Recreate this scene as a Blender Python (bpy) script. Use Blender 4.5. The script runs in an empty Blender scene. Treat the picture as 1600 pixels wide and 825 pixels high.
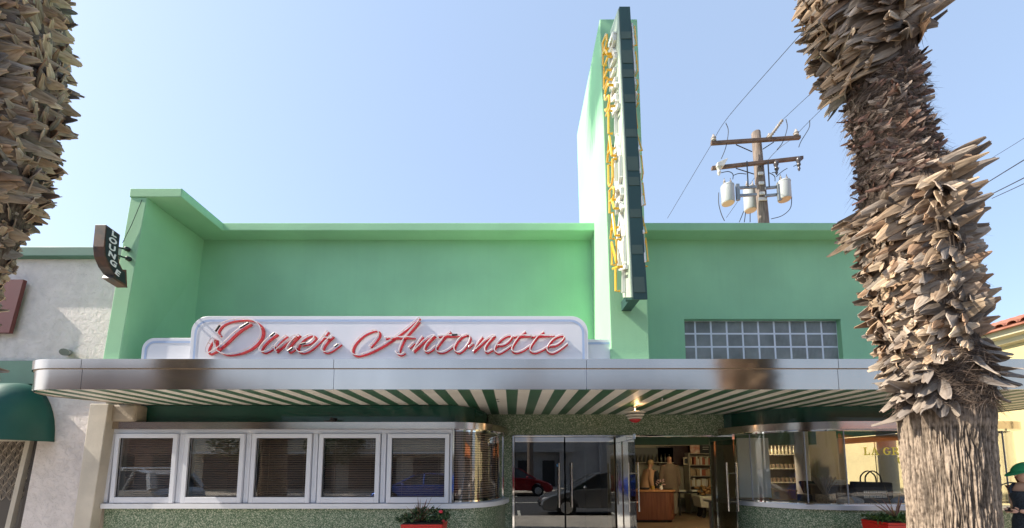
import bpy, bmesh, math, random
from mathutils import Vector, Matrix, noise as mnoise
R=math.radians; PI=math.pi
sc=bpy.context.scene
random.seed(7)
# ------------------------------------------------------------------ camera
cam=bpy.data.objects.new('camera',bpy.data.cameras.new('camera'))
sc.collection.objects.link(cam); sc.camera=cam
cam.location=(0,0,1.55); cam.rotation_euler=(R(90+5.5),0,0)
cam.data.sensor_width=36; cam.data.lens=14.4
cam.data.shift_y=(668-412.5)/1600
cam.data.clip_start=.05; cam.data.clip_end=5000
# ------------------------------------------------------------------ light
SUN=Vector((-.73,-.085,.67)).normalized()
world=bpy.data.worlds.new('World'); sc.world=world; world.use_nodes=True
wn=world.node_tree.nodes; bg=wn['Background']
sky=wn.new('ShaderNodeTexSky'); sky.sky_type='NISHITA'; sky.sun_disc=False
sky.sun_elevation=math.asin(SUN.z); sky.sun_rotation=math.atan2(SUN.x,SUN.y)
sky.air_density=1.0; sky.dust_density=1.8; sky.ozone_density=1.6; sky.altitude=50
hz=wn.new('ShaderNodeMix'); hz.data_type='RGBA'; hz.inputs[0].default_value=.66; hz.inputs[7].default_value=(1.22,1.56,2.10,1)   # even summer haze over the blue
world.node_tree.links.new(sky.outputs[0],hz.inputs[6]); world.node_tree.links.new(hz.outputs[2],bg.inputs[0]); bg.inputs[1].default_value=.138
sl=bpy.data.lights.new('sun','SUN'); sun=bpy.data.objects.new('sun',sl); sc.collection.objects.link(sun)
sl.energy=3.1; sl.angle=R(.5); sl.color=(1,.92,.79)
sun.rotation_euler=SUN.to_track_quat('Z','Y').to_euler()
vs=sc.view_settings; vs.view_transform='Standard'; vs.look='None'; vs.gamma=1; vs.use_curve_mapping=False
vs.exposure=1.6
sc.cycles.max_bounces=8; sc.cycles.transparent_max_bounces=16; sc.cycles.caustics_reflective=False; sc.cycles.caustics_refractive=False
sc.cycles.sample_clamp_indirect=6
# ------------------------------------------------------------------ helpers
def W(px,py,D):
    "point at distance D in front of the camera for a photo pixel"
    u=(px-800)/640; v=(668-py)/640; c,s=math.cos(R(5.5)),math.sin(R(5.5))
    t=D/(c-v*s); return Vector((u*t,D,1.55+(s+v*c)*t))
def link(o,parent=None):
    sc.collection.objects.link(o)
    if parent is not None: o.parent=parent
    return o
class MB:
    def __init__(s): s.v=[];s.f=[];s.c=None
    def add(s,vs,fs):
        n=len(s.v); s.v+= [tuple(v) for v in vs]; s.f+=[tuple(i+n for i in f) for f in fs]; return s
    def box(s,x0,x1,y0,y1,z0,z1):
        return s.add([(x0,y0,z0),(x1,y0,z0),(x1,y1,z0),(x0,y1,z0),(x0,y0,z1),(x1,y0,z1),(x1,y1,z1),(x0,y1,z1)],
          [(0,3,2,1),(4,5,6,7),(0,1,5,4),(1,2,6,5),(2,3,7,6),(3,0,4,7)])
    def hexa(s,b,t):   # bottom quad, top quad
        return s.add(list(b)+list(t),[(0,3,2,1),(4,5,6,7),(0,1,5,4),(1,2,6,5),(2,3,7,6),(3,0,4,7)])
    def prism(s,pts,z0,z1,axis='z'):
        "polygon extruded along an axis; pts are the two other coordinates"
        n=len(pts)
        def P(a,b,h): return {'z':(a,b,h),'y':(a,h,b),'x':(h,a,b)}[axis]
        vs=[P(a,b,z0) for a,b in pts]+[P(a,b,z1) for a,b in pts]
        return s.add(vs,[tuple(range(n-1,-1,-1)),tuple(range(n,2*n))]+[(i,(i+1)%n,(i+1)%n+n,i+n) for i in range(n)])
    def tube(s,path,r,n=8,cap=True):
        path=[Vector(p) for p in path]; m=len(path)
        rs=r if isinstance(r,(list,tuple)) else [r]*m
        T=[(path[min(i+1,m-1)]-path[max(i-1,0)]).normalized() for i in range(m)]
        up=Vector((0,0,1)) if abs(T[0].z)<.9 else Vector((1,0,0))
        A=T[0].cross(up).normalized(); vs=[]
        for i in range(m):
            A=(A-T[i]*A.dot(T[i])); A=A.normalized() if A.length>1e-6 else T[i].orthogonal().normalized()
            B=T[i].cross(A)
            for k in range(n):
                a=2*PI*k/n; vs.append(path[i]+(A*math.cos(a)+B*math.sin(a))*rs[i])
        fs=[(i*n+k,i*n+(k+1)%n,(i+1)*n+(k+1)%n,(i+1)*n+k) for i in range(m-1) for k in range(n)]
        if cap: fs+=[tuple(range(n-1,-1,-1)),tuple((m-1)*n+k for k in range(n))]
        return s.add(vs,fs)
    def lathe(s,prof,cx=0,cy=0,cz=0,n=20):
        m=len(prof); vs=[(cx+r*math.cos(2*PI*k/n),cy+r*math.sin(2*PI*k/n),cz+z) for r,z in prof for k in range(n)]
        fs=[(i*n+k,i*n+(k+1)%n,(i+1)*n+(k+1)%n,(i+1)*n+k) for i in range(m-1) for k in range(n)]
        return s.add(vs,fs+[tuple(range(n-1,-1,-1)),tuple((m-1)*n+k for k in range(n))])
    def loft(s,rings,cap=True,closed=True):
        n=len(rings[0]); m=len(rings); vs=[p for r in rings for p in r]
        fs=[(i*n+k,i*n+(k+1)%n,(i+1)*n+(k+1)%n,(i+1)*n+k) for i in range(m-1) for k in range(n if closed else n-1)]
        if cap: fs+=[tuple(range(n-1,-1,-1)),tuple((m-1)*n+k for k in range(n))]
        return s.add(vs,fs)
    def wall(s,path,z0,z1,th=.02):
        "vertical sheet of thickness th along an xy path (offset to the left of travel)"
        n=len(path); P=[Vector((p[0],p[1])) for p in path]; off=[]
        for i in range(n):
            t=(P[min(i+1,n-1)]-P[max(i-1,0)]).normalized(); off.append(P[i]+Vector((-t.y,t.x))*th)
        rings=[[(P[i].x,P[i].y,z0),(off[i].x,off[i].y,z0),(off[i].x,off[i].y,z1),(P[i].x,P[i].y,z1)] for i in range(n)]
        return s.loft(rings)
    def mesh(s,name,m,smooth=False):
        me=bpy.data.meshes.new(name); me.from_pydata(s.v,[],s.f); me.validate()
        bm=bmesh.new(); bm.from_mesh(me); bmesh.ops.recalc_face_normals(bm,faces=bm.faces); bm.to_mesh(me); bm.free()
        if m: me.materials.append(m)
        if smooth:
            for p in me.polygons: p.use_smooth=True
            if smooth!='all':
                try: me.set_sharp_from_angle(angle=R(40))
                except Exception: pass
        return me
    def obj(s,name,m,parent=None,smooth=False,bevel=0,loc=None):
        o=bpy.data.objects.new(name,s.mesh(name,m,smooth)); link(o,parent)
        if loc: o.location=loc
        if bevel:
            b=o.modifiers.new('bevel','BEVEL'); b.width=bevel; b.segments=2; b.limit_method='ANGLE'; b.angle_limit=R(40)
        return o
def tag(o,label=None,cat=None,group=None,kind=None):
    for k,v in (('label',label),('category',cat),('group',group),('kind',kind)):
        if v: o[k]=v
    return o
def thing(name,label,cat,loc=(0,0,0),rz=0,group=None):
    o=bpy.data.objects.new(name,None); link(o); o.location=loc; o.rotation_euler=(0,0,rz); o.empty_display_size=.1
    return tag(o,label,cat,group)
def copy_tree(o,parent=None):
    c=o.copy(); sc.collection.objects.link(c); c.parent=parent
    for ch in [x for x in list(bpy.data.objects) if x.parent==o]: copy_tree(ch,c)
    return c
_txt={}
def text(s,m,name,parent,size,ext,mat4,bold=0.0,spacing=1):
    "lettering: built flat in xy, then placed with a matrix"
    cu=bpy.data.curves.new('t','FONT'); cu.body=s; cu.size=size; cu.extrude=ext; cu.offset=bold
    cu.align_x='CENTER'; cu.align_y='CENTER'; cu.resolution_u=3; cu.space_character=spacing
    t=bpy.data.objects.new('t',cu); link(t); dg=bpy.context.evaluated_depsgraph_get()
    me=bpy.data.meshes.new_from_object(t.evaluated_get(dg)); bpy.data.objects.remove(t)
    me.transform(mat4); me.materials.clear(); me.materials.append(m); me.name=name
    return link(bpy.data.objects.new(name,me),parent)
def catmull(pts,k=6,closed=False):
    P=[Vector(p) for p in pts]; out=[]
    if len(P)<3: 
        return [P[0].lerp(P[-1],i/k) for i in range(k+1)]
    for i in range(len(P)-1):
        a,b,c,d=P[max(i-1,0)],P[i],P[i+1],P[min(i+2,len(P)-1)]
        for j in range(k):
            t=j/k; out.append(.5*((2*b)+(c-a)*t+(2*a-5*b+4*c-d)*t*t+(3*b-a-3*c+d)*t**3))
    return out+[P[-1]]
def arc(cx,cy,a,b,t0,t1,n=12):
    return [(cx+a*math.cos(R(t0+(t1-t0)*i/n)),cy+b*math.sin(R(t0+(t1-t0)*i/n))) for i in range(n+1)]
# ------------------------------------------------------------------ materials
def M(name,col,rough=.6,metal=0,var=0,vs_=2,bump=0,bs=40,spec=.5,coat=0,vcol=None,scale=(1,1,1),emit=0,detail=6,coords='Object'):
    m=bpy.data.materials.new(name); m.use_nodes=True; nt=m.node_tree; N=nt.nodes; L=nt.links; b=N['Principled BSDF']
    b.inputs['Base Color'].default_value=(*col,1); b.inputs['Roughness'].default_value=rough; b.inputs['Metallic'].default_value=metal
    b.inputs['Specular IOR Level'].default_value=spec; b.inputs['Coat Weight'].default_value=coat
    if emit: b.inputs['Emission Color'].default_value=(*col,1); b.inputs['Emission Strength'].default_value=emit
    tc=N.new('ShaderNodeTexCoord'); mp=N.new('ShaderNodeMapping'); L.new(tc.outputs[coords],mp.inputs[0]); mp.inputs['Scale'].default_value=scale
    if var:
        n=N.new('ShaderNodeTexNoise'); n.inputs['Scale'].default_value=vs_; n.inputs['Detail'].default_value=detail; L.new(mp.outputs[0],n.inputs[0])
        r=N.new('ShaderNodeMapRange'); L.new(n.outputs[0],r.inputs[0]); r.inputs[1].default_value=.3; r.inputs[2].default_value=.7
        mx=N.new('ShaderNodeMix'); mx.data_type='RGBA'; L.new(r.outputs[0],mx.inputs[0])
        c2=vcol or tuple(min(1,c*(1+var)) for c in col); c1=tuple(c*(1-var) for c in col) if not vcol else col
        mx.inputs[6].default_value=(*c1,1); mx.inputs[7].default_value=(*c2,1); L.new(mx.outputs[2],b.inputs['Base Color'])
        r2=N.new('ShaderNodeMapRange'); L.new(n.outputs[0],r2.inputs[0]); r2.inputs[3].default_value=max(0,rough*.85); r2.inputs[4].default_value=min(1,rough*1.2)
        L.new(r2.outputs[0],b.inputs['Roughness'])
    if bump:
        n2=N.new('ShaderNodeTexNoise'); n2.inputs['Scale'].default_value=bs; n2.inputs['Detail'].default_value=4; L.new(mp.outputs[0],n2.inputs[0])
        bp=N.new('ShaderNodeBump'); bp.inputs['Strength'].default_value=min(1,bump); bp.inputs['Distance'].default_value=.01; L.new(n2.outputs[0],bp.inputs['Height']); L.new(bp.outputs[0],b.inputs['Normal'])
    return m
def glass(name,tint=.9,refl=1.6,col=(1,1,1),base=.0):
    m=bpy.data.materials.new(name); m.use_nodes=True; nt=m.node_tree; N=nt.nodes; L=nt.links; N.clear()
    o=N.new('ShaderNodeOutputMaterial'); mx=N.new('ShaderNodeMixShader'); t=N.new('ShaderNodeBsdfTransparent'); g=N.new('ShaderNodeBsdfGlossy')
    t.inputs[0].default_value=(tint*col[0],tint*col[1],tint*col[2],1); g.inputs['Roughness'].default_value=0.0; g.inputs[0].default_value=(1,1,1,1)
    f=N.new('ShaderNodeFresnel'); ge=N.new('ShaderNodeNewGeometry'); io=N.new('ShaderNodeMapRange'); io.inputs[3].default_value=1.5; io.inputs[4].default_value=1/1.5; L.new(ge.outputs['Backfacing'],io.inputs[0]); L.new(io.outputs[0],f.inputs[0])
    ml=N.new('ShaderNodeMath'); ml.operation='MULTIPLY_ADD'; ml.inputs[1].default_value=refl; ml.inputs[2].default_value=base; ml.use_clamp=True
    L.new(f.outputs[0],ml.inputs[0]); L.new(ml.outputs[0],mx.inputs[0]); L.new(t.outputs[0],mx.inputs[1]); L.new(g.outputs[0],mx.inputs[2]); L.new(mx.outputs[0],o.inputs[0])
    return m
def ramp_node(N,stops):
    r=N.new('ShaderNodeValToRGB'); e=r.color_ramp.elements
    e[0].position,e[0].color=stops[0][0],(*stops[0][1],1); e[1].position,e[1].color=stops[-1][0],(*stops[-1][1],1)
    for p,c in stops[1:-1]: x=e.new(p); x.color=(*c,1)
    return r
green=M('green_paint',(.31,.60,.35),.75,var=.09,vs_=1.1,bump=.18,bs=45,detail=12)
def weather(m,amt=.12):
    "long faint rain streaks on a painted wall"
    nt=m.node_tree; N=nt.nodes; L=nt.links; b=N['Principled BSDF']; src=b.inputs['Base Color'].links[0].from_socket
    tc=N.new('ShaderNodeTexCoord'); mp=N.new('ShaderNodeMapping'); mp.inputs['Scale'].default_value=(7,7,.35); L.new(tc.outputs['Object'],mp.inputs[0])
    n=N.new('ShaderNodeTexNoise'); n.inputs['Scale'].default_value=1.5; n.inputs['Detail'].default_value=8; L.new(mp.outputs[0],n.inputs[0])
    r=N.new('ShaderNodeMapRange'); r.inputs[1].default_value=.5; r.inputs[2].default_value=.8; r.inputs[4].default_value=amt; L.new(n.outputs[0],r.inputs[0])
    mx=N.new('ShaderNodeMix'); mx.data_type='RGBA'; L.new(r.outputs[0],mx.inputs[0]); L.new(src,mx.inputs[6]); mx.inputs[7].default_value=(.22,.45,.265,1); L.new(mx.outputs[2],b.inputs['Base Color'])
weather(green,.12)
white_wall=M('stucco',(.72,.65,.61),.9,var=.10,vs_=4,bump=.0)
def stucco(m):
    nt=m.node_tree; N=nt.nodes; L=nt.links; b=N['Principled BSDF']
    tc=N.new('ShaderNodeTexCoord'); n=N.new('ShaderNodeTexNoise'); n.inputs['Scale'].default_value=13; n.inputs['Detail'].default_value=10; n.inputs['Roughness'].default_value=.68; n.inputs['Distortion'].default_value=.3
    L.new(tc.outputs['Object'],n.inputs[0]); r=ramp_node(N,[(.35,(0,0,0)),(.5,(.8,.8,.8)),(.62,(1,1,1))]); L.new(n.outputs[0],r.inputs[0])
    bp=N.new('ShaderNodeBump'); bp.inputs['Strength'].default_value=.6; bp.inputs['Distance'].default_value=.018; L.new(r.outputs[0],bp.inputs['Height']); L.new(bp.outputs[0],b.inputs['Normal'])
stucco(white_wall)
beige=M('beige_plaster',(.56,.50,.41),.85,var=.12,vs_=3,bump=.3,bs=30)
beige_shaded=M('shaded_beige_plaster',(.36,.30,.23),.85,var=.18,vs_=5,bump=.3,bs=30)  # beige plaster for the return, its shade put into a browner, darker colour
steel=M('polished_steel',(.57,.49,.43),.17,1,var=.14,vs_=1.1,bump=.16,bs=1.3,scale=(1,1,.35))
chrome=M('chrome',(.78,.78,.77),.06,1)
dkmetal=M('dark_metal',(.03,.03,.03),.4,.6)
alum=M('white_aluminium',(.70,.71,.76),.35,var=.03)
alum2=M('grey_aluminium',(.42,.45,.53),.35,.3,var=.05)
band=M('dark_green_gloss',(.010,.075,.052),.22,var=.15,vs_=2,coat=.3)
white_board=M('white_sign_enamel',(.76,.76,.80),.35,var=.02,vs_=2)
blue_line=M('blue_line',(.40,.50,.70),.35)
red_enamel=M('red_enamel',(.55,.012,.022),.55)
tubew=M('neon_tube_glass',(.82,.74,.72),.15,spec=.8)
tubey=M('yellow_neon_glass',(.85,.48,.03),.2,spec=.8)
black=M('black_paint',(.012,.012,.013),.45)
white=M('white_paint',(.78,.77,.74),.5)
def terrazzo():
    m=bpy.data.materials.new('green_terrazzo'); m.use_nodes=True; nt=m.node_tree; N=nt.nodes; L=nt.links; b=N['Principled BSDF']; b.inputs['Roughness'].default_value=.35
    tc=N.new('ShaderNodeTexCoord'); v=N.new('ShaderNodeTexVoronoi'); v.inputs['Scale'].default_value=105; L.new(tc.outputs['Object'],v.inputs[0])
    r=ramp_node(N,[(0,(.06,.10,.055)),(.40,(.10,.165,.085)),(.60,(.18,.25,.15)),(.8,(.32,.37,.26)),(.95,(.56,.56,.42))]); r.color_ramp.interpolation='LINEAR'
    sp=N.new('ShaderNodeSeparateColor'); L.new(v.outputs['Color'],sp.inputs[0]); L.new(sp.outputs[0],r.inputs[0])
    n=N.new('ShaderNodeTexNoise'); n.inputs['Scale'].default_value=3; L.new(tc.outputs['Object'],n.inputs[0])
    mx=N.new('ShaderNodeMix'); mx.data_type='RGBA'; mx.blend_type='MULTIPLY'; mx.inputs[0].default_value=.5; L.new(r.outputs[0],mx.inputs[6]); L.new(n.outputs['Color'],mx.inputs[7])
    L.new(r.outputs[0],b.inputs['Base Color']); return m
terr=terrazzo()
def stripes():
    m=bpy.data.materials.new('striped_soffit'); m.use_nodes=True; nt=m.node_tree; N=nt.nodes; L=nt.links; b=N['Principled BSDF']; b.inputs['Roughness'].default_value=.42
    tc=N.new('ShaderNodeTexCoord'); s=N.new('ShaderNodeSeparateXYZ'); L.new(tc.outputs['Object'],s.inputs[0])
    a=N.new('ShaderNodeMath'); a.operation='MULTIPLY_ADD'; a.inputs[1].default_value=1/.293; a.inputs[2].default_value=40.25; L.new(s.outputs[0],a.inputs[0])
    f=N.new('ShaderNodeMath'); f.operation='FRACT'; L.new(a.outputs[0],f.inputs[0]); g=N.new('ShaderNodeMath'); g.operation='GREATER_THAN'; g.inputs[1].default_value=.5; L.new(f.outputs[0],g.inputs[0])
    n=N.new('ShaderNodeTexNoise'); n.inputs['Scale'].default_value=3; n.inputs['Detail'].default_value=5; L.new(tc.outputs['Object'],n.inputs[0])
    cw=ramp_node(N,[(.3,(.74,.69,.62)),(.7,(.84,.80,.73))]); cg=ramp_node(N,[(.3,(.03,.105,.055)),(.7,(.045,.135,.072))]); L.new(n.outputs[0],cw.inputs[0]); L.new(n.outputs[0],cg.inputs[0])
    mx=N.new('ShaderNodeMix'); mx.data_type='RGBA'; L.new(g.outputs[0],mx.inputs[0]); L.new(cg.outputs[0],mx.inputs[6]); L.new(cw.outputs[0],mx.inputs[7]); L.new(mx.outputs[2],b.inputs['Base Color'])
    return m
soff=stripes()
pane_dark=glass('window_glass',.92,2.2)
pane_door=glass('door_glass',.62,2.6,(.92,.95,.93),.015)
pane_clear=glass('clear_glass',.93,1.1)
wood=M('brown_wood',(.16,.055,.03),.4,var=.3,vs_=3,scale=(6,6,.6))
wood_top=M('orange_wood_top',(.45,.20,.08),.35,var=.2)
conc=M('concrete_paving',(.50,.45,.39),.85,var=.12,vs_=1.2,bump=.3,bs=60)
asph=M('asphalt',(.055,.055,.058),.9,var=.2,vs_=2,bump=.5,bs=120)
# ------------------------------------------------------------------ setting: ground
MB().box(-400,400,-400,400,-.40,-.115).obj('ground',M('dry_ground',(.20,.18,.15),.95,var=.15),None)['kind']='structure'
MB().box(-200,200,-10.75,1.15,-.108,-.10).obj('road',asph)['kind']='structure'
m=MB(); m.box(-200,200,1.17,60,-.1,-.004)
for i in range(-16,17):
    for y0,y1 in ((1.32,3.02),(3.03,4.73),(4.74,6.3)):
        m.box(i*1.5,i*1.5+1.488,y0,y1,-.003,.0)
m.obj('sidewalk',conc)['kind']='structure'
MB().box(-200,200,1.15,1.30,-.2,.003).obj('kerb',conc,bevel=.02)['kind']='structure'
m=MB(); m.box(-200,200,-60,-10.91,-.1,0); m.obj('far_pavement',conc)['kind']='structure'
MB().box(-200,200,-10.90,-10.75,-.2,.003).obj('far_kerb',conc,bevel=.02)['kind']='structure'
m=MB()
m.box(-200,200,-5.0,-4.88,-.098,-.094); m.box(-200,200,-4.75,-4.63,-.098,-.094)
for i in range(-14,15): m.box(i*6+.2,i*6+.3,-1.3,1.1,-.098,-.094); m.box(i*6+.2,i*6+.3,-10.7,-8.4,-.098,-.094)
m.obj('road_markings',M('road_paint',(.7,.68,.6),.7,var=.1))['kind']='structure'
# ------------------------------------------------------------------ the diner building
B=thing('diner_building','mint green streamline diner with a tall fin and a steel edged striped canopy','diner building',(0,6.0,0))
B.location=(0,0,0)
# upper front wall with the glass block opening
ZT=5.03; ZB=2.50
m=MB()
m.box(-4.80,2.60,6.0,6.2,ZB,ZT); m.box(2.60,4.96,6.0,6.2,3.775,ZT); m.box(2.60,4.96,6.0,6.2,ZB,3.06); m.box(4.96,6.6,6.0,6.2,ZB,ZT)
m.box(6.4,6.6,6.2,13.8,2.9,ZT); m.box(-4.95,-4.75,6.2,13.8,2.9,ZT); m.box(-4.75,6.4,13.6,13.8,2.9,ZT)
m.obj('upper_wall',green,B)
# left wing, leaning slightly outward towards its foot
m=MB(); m.hexa([(-5.13,5.0,ZB),(-4.93,5.0,ZB),(-4.79,6.21,ZB),(-4.99,6.21,ZB)],[(-4.945,5.0,ZT),(-4.735,5.0,ZT),(-4.735,6.21,ZT),(-4.945,6.21,ZT)])
m.obj('side_wing',green,B,bevel=.008)
m=MB(); m.prism([(-4.955,4.99),(-4.28,4.99),(-4.28,5.745),(6.68,5.745),(6.68,13.85),(-4.955,13.85)],ZT,5.15)
m.obj('eave_slab',green,B,bevel=.01)
# fin
m=MB(); m.hexa([(1.24,5.0,ZB+.3),(1.715,5.0,ZB+.3),(1.715,6.95,ZB+.3),(1.24,6.95,ZB+.3)],[(1.19,5.0,7.60),(1.70,5.0,7.60),(1.70,6.95,7.60),(1.19,6.95,7.60)])
fin=m.obj('fin',green,B,bevel=.01)
jm=M('joint_green',(.10,.33,.16),.8)
for z in (4.35,5.75): MB().box(1.28,1.62,4.994,4.999,z,z+.012).obj('control_joint',jm,fin)
# glass blocks
gb=MB().box(2.60,4.96,6.0835,6.14,3.06,3.775).obj('glass_block_window',alum,B); 
gbm=M('ribbed_glass',(.25,.255,.25),.2,var=.28,vs_=3.2,spec=.9,bump=0)
nt=gbm.node_tree; N=nt.nodes; L=nt.links; tc=N.new('ShaderNodeTexCoord'); wv=N.new('ShaderNodeTexWave'); wv.inputs['Scale'].default_value=16; wv.bands_direction='X'; L.new(tc.outputs['Object'],wv.inputs[0])
bp=N.new('ShaderNodeBump'); bp.inputs['Strength'].default_value=.9; bp.inputs['Distance'].default_value=.01; L.new(wv.outputs[0],bp.inputs['Height']); L.new(bp.outputs[0],N['Principled BSDF'].inputs['Normal'])
for j in range(4):
    for i in range(10):
        x1=4.955-(9-i)*.241; x0=max(2.605,x1-.219); z1=3.768-j*.205; z0=max(3.062,z1-.184)
        if z1-z0<.03: continue
        MB().box(x0,x1-.0,6.082,6.105,z0,z1).obj('glass_block',gbm,gb,bevel=.006)
# canopy
CZ0,CZ1=2.478,2.818
outl=[(-5.56,6.08)]+[(-6.03,5.32)]+arc(-5.50,5.30,.52,.50,185,270,10)[1:]
front=outl+[(x,4.80) for x in (-4.2,)]
rt=[(7.7,4.80)]+arc(7.7,5.3,.5,.5,270,360,8)[1:]+[(8.2,9.0)]
poly=outl+rt+[(7.85,9.0),(7.85,7.25),(-.9,7.25),(-.9,6.08)]
can=MB().prism(poly,CZ0+.012,CZ1-.01).obj('canopy',alum2,B)
MB().prism([(x*.9985,y+.012 if y<5.5 else y) for x,y in poly],CZ0,CZ0+.010).obj('soffit',soff,can)
MB().prism(poly,CZ1-.008,CZ1).obj('canopy_roof',M('canopy_roofing',(.5,.5,.5),.8,var=.1),can)
fp=outl+rt
def seg_path(path,cuts):
    "split a path at given x cuts on the straight front"
    out=[];cur=[]
    for a,b in zip(path[:-1],path[1:]):
        cur.append(a)
        if abs(a[1]-4.8)<.001 and abs(b[1]-4.8)<.001:
            for c in cuts:
                if a[0]<c<b[0]: cur.append((c-.003,4.8)); out.append(cur); cur=[(c+.003,4.8)]
    cur.append(path[-1]); out.append(cur); return out
for sp in seg_path(fp,[-5.12,-2.12,.885,3.88,6.9]):
    def off(path,d):
        P=[Vector(p) for p in path]; r=[]
        for i in range(len(P)):
            t=(P[min(i+1,len(P)-1)]-P[max(i-1,0)]).normalized(); r.append((P[i].x+t.y*d,P[i].y-t.x*d))
        return r
    MB().wall(off(sp,.006),CZ0-.012,CZ0+.245,.012).obj('fascia_panel',steel,can,smooth=True)
    MB().wall(off(sp,.026),CZ0+.240,CZ1+.012,.028).obj('fascia_lip',steel,can,smooth=True)
MB().wall(off(fp,.012),CZ0+.232,CZ0+.2395,.012).obj('fascia_bead',M('tan_bead',(.50,.36,.24),.5),can)
# band above the windows (set back, dark glossy green)
lb=[(-5.95,6.12),(-.95,6.12)]+arc(-.95,7.25,.52,1.13,-90,0,10)[1:]
MB().wall(lb,2.18,CZ0-.002,.03).obj('clerestory_band',band,B,smooth=True)
# left window bay
def hdr(path,z0,z1,name,mt,d=0,th=.05): return MB().wall(off(path,d),z0,z1,th).obj(name,mt,B,smooth=True)
lbay=[(-5.90,6.05),(-.85,6.05)]+arc(-.85,7.2,.70,1.15,-90,0,14)[1:]
hdr(lbay,2.105,2.205,'window_header',steel,.09,.12)
hdr(lbay,.955,1.025,'window_sill',M('painted_sill',(.74,.74,.76),.35,var=.05),.10,.14)
hdr(lbay,0.0,.95,'lower_wall',terr,.03,.16)
hdr(lbay,1.0,1.035,'sill_track',alum2,.02,.06)
blind_m=M('blind_slat',(.42,.29,.21),.5,var=.15)
xs=[-5.86,-4.84,-3.86,-2.88,-1.88,-.87]
ft,fb=2.105,1.035
for i in range(5):
    x0,x1=xs[i],xs[i+1]
    e=thing('window',None,None); e.parent=B
    lean=.13 if i==0 else 0
    m=MB()
    # outer frame then sash
    m.box(x0+.0,x0+.035,6.0,6.10,fb,ft-.07) if i else m.hexa([(x0-.07,6.0,fb),(x0-.0,6.0,fb),(x0+.0,6.1,fb),(x0-.07,6.1,fb)],[(x0-.04,6.0,ft-.07),(x0+.03,6.0,ft-.07),(x0+.03,6.1,ft-.07),(x0-.04,6.1,ft-.07)])
    m.box(x1-.035,x1,6.0,6.10,fb,ft-.07)
    m.box(x0-(.14 if i==0 else 0),x1,6.0,6.10,ft-.068,ft)
    if i==0: m.box(x0-.14,x0-.055,6.02,6.09,fb,ft-.07)
    m.obj('frame',alum if i==0 else alum,e,bevel=.004)
    m=MB(); a,b_=x0+.065,x1-.045; s0,s1=fb+.0,ft-.072; w=.062
    m.box(a,a+w,5.965,6.03,s0,s1); m.box(b_-w,b_,5.965,6.03,s0,s1); m.box(a+w,b_-w,5.965,6.03,s0,s0+w+.02); m.box(a+w,b_-w,5.965,6.03,s1-w,s1)
    m.obj('sash',alum,e,bevel=.004)
    m=MB(); m.box(x0+.036,a-.002,6.03,6.06,s0,s1); m.box(b_+.002,x1-.036,6.03,6.06,s0,s1); m.obj('track',alum2,e)
    m=MB(); m.box(a+w-.004,a+w+.008,5.99,6.0,s0+w,s1-w); m.box(b_-w-.008,b_-w+.004,5.99,6.0,s0+w,s1-w); m.box(a+w,b_-w,5.99,6.0,s1-w-.01,s1-w+.003); m.box(a+w,b_-w,5.99,6.0,s0+w+.01,s0+w+.028)
    m.obj('gasket',black,e)
    MB().box(a+w,b_-w,5.998,6.004,s0+w,s1-w).obj('pane',pane_dark,e)
    m=MB(); z=s0+.05
    while z<s1:
        m.hexa([(a+.03,6.13,z-.006),(b_-.03,6.13,z-.006),(b_-.03,6.165,z+.014),(a+.03,6.165,z+.014)],[(a+.03,6.13,z-.004),(b_-.03,6.13,z-.004),(b_-.03,6.165,z+.016),(a+.03,6.165,z+.016)]); z+=.034
    for q in (.2,.8): xx=a+(b_-a)*q; m.box(xx-.002,xx+.002,6.125,6.128,s0+.03,s1)
    m.obj('blind',blind_m,e)
cp=arc(-.85,7.2,.69,1.14,-89,-2,16)
e=thing('curved_window',None,None); e.parent=B
MB().wall(cp,1.035,2.105,.006).obj('pane',pane_dark,e,smooth=True)
m=MB(); z=1.08; ci=arc(-.85,7.2,.60,1.04,-90,-4,12)
while z<2.1: m.wall(ci,z,z+.019,.012); z+=.036
m.obj('blind',blind_m,e)
m=MB(); m.wall(off(cp,.012),1.035,1.058,.03); m.wall(off(cp,.012),2.075,2.106,.03); m.box(-.87,-.845,5.99,6.06,1.035,2.1); m.box(-.175,-.145,7.14,7.2,1.035,2.1)
m.obj('frame',chrome,e,smooth=True)
# pier and wall over the doors
m=MB(); m.box(-.17,.03,7.2,7.4,0,2.11); m.box(-.42,4.0,7.2,7.4,2.112,CZ0-.002); m.box(3.56,3.72,7.2,7.4,0,2.11)
m.obj('entry_wall',terr,B)
# hidden return so the pier meets the bay; flare of terrazzo at the right
pr=[(3.55,7.195)]+arc(4.05,6.9,.35,.29,90,0,8) 
MB().wall([(3.5,7.19),(3.95,7.17),(4.15,7.05),(4.24,6.85),(4.26,6.5)],2.21,CZ0-.002,.03).obj('entry_wall_curve',terr,B,smooth=True)
# right bay
rbay=[(3.70,7.2)]+arc(5.0,7.2,1.3,1.2,180,270,16)[1:]+[(7.2,6.0)]+arc(7.2,6.7,.6,.7,-90,0,10)[1:]+[(7.8,9.6)]
hdr(rbay,2.105,2.215,'window_header',steel,.07,.10)
hdr(rbay,.935,1.0,'window_sill',M('painted_sill_right',(.60,.62,.68),.3,.5,var=.05),.09,.13)
hdr(rbay,0,.93,'lower_wall',terr,.03,.14)
rb2=[(3.62,7.2)]+arc(5.0,7.3,1.15,1.1,180,270,12)[1:]+[(7.1,6.2)]+arc(7.1,6.8,.55,.6,-90,0,8)[1:]+[(7.65,9.6)]
MB().wall(rb2,2.218,CZ0-.003,.03).obj('clerestory_band',band,B,smooth=True)
e=thing('display_window',None,None); e.parent=B
MB().wall(off(rbay,-.01),1.0,2.105,.006).obj('pane',pane_clear,e,smooth=True)
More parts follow.
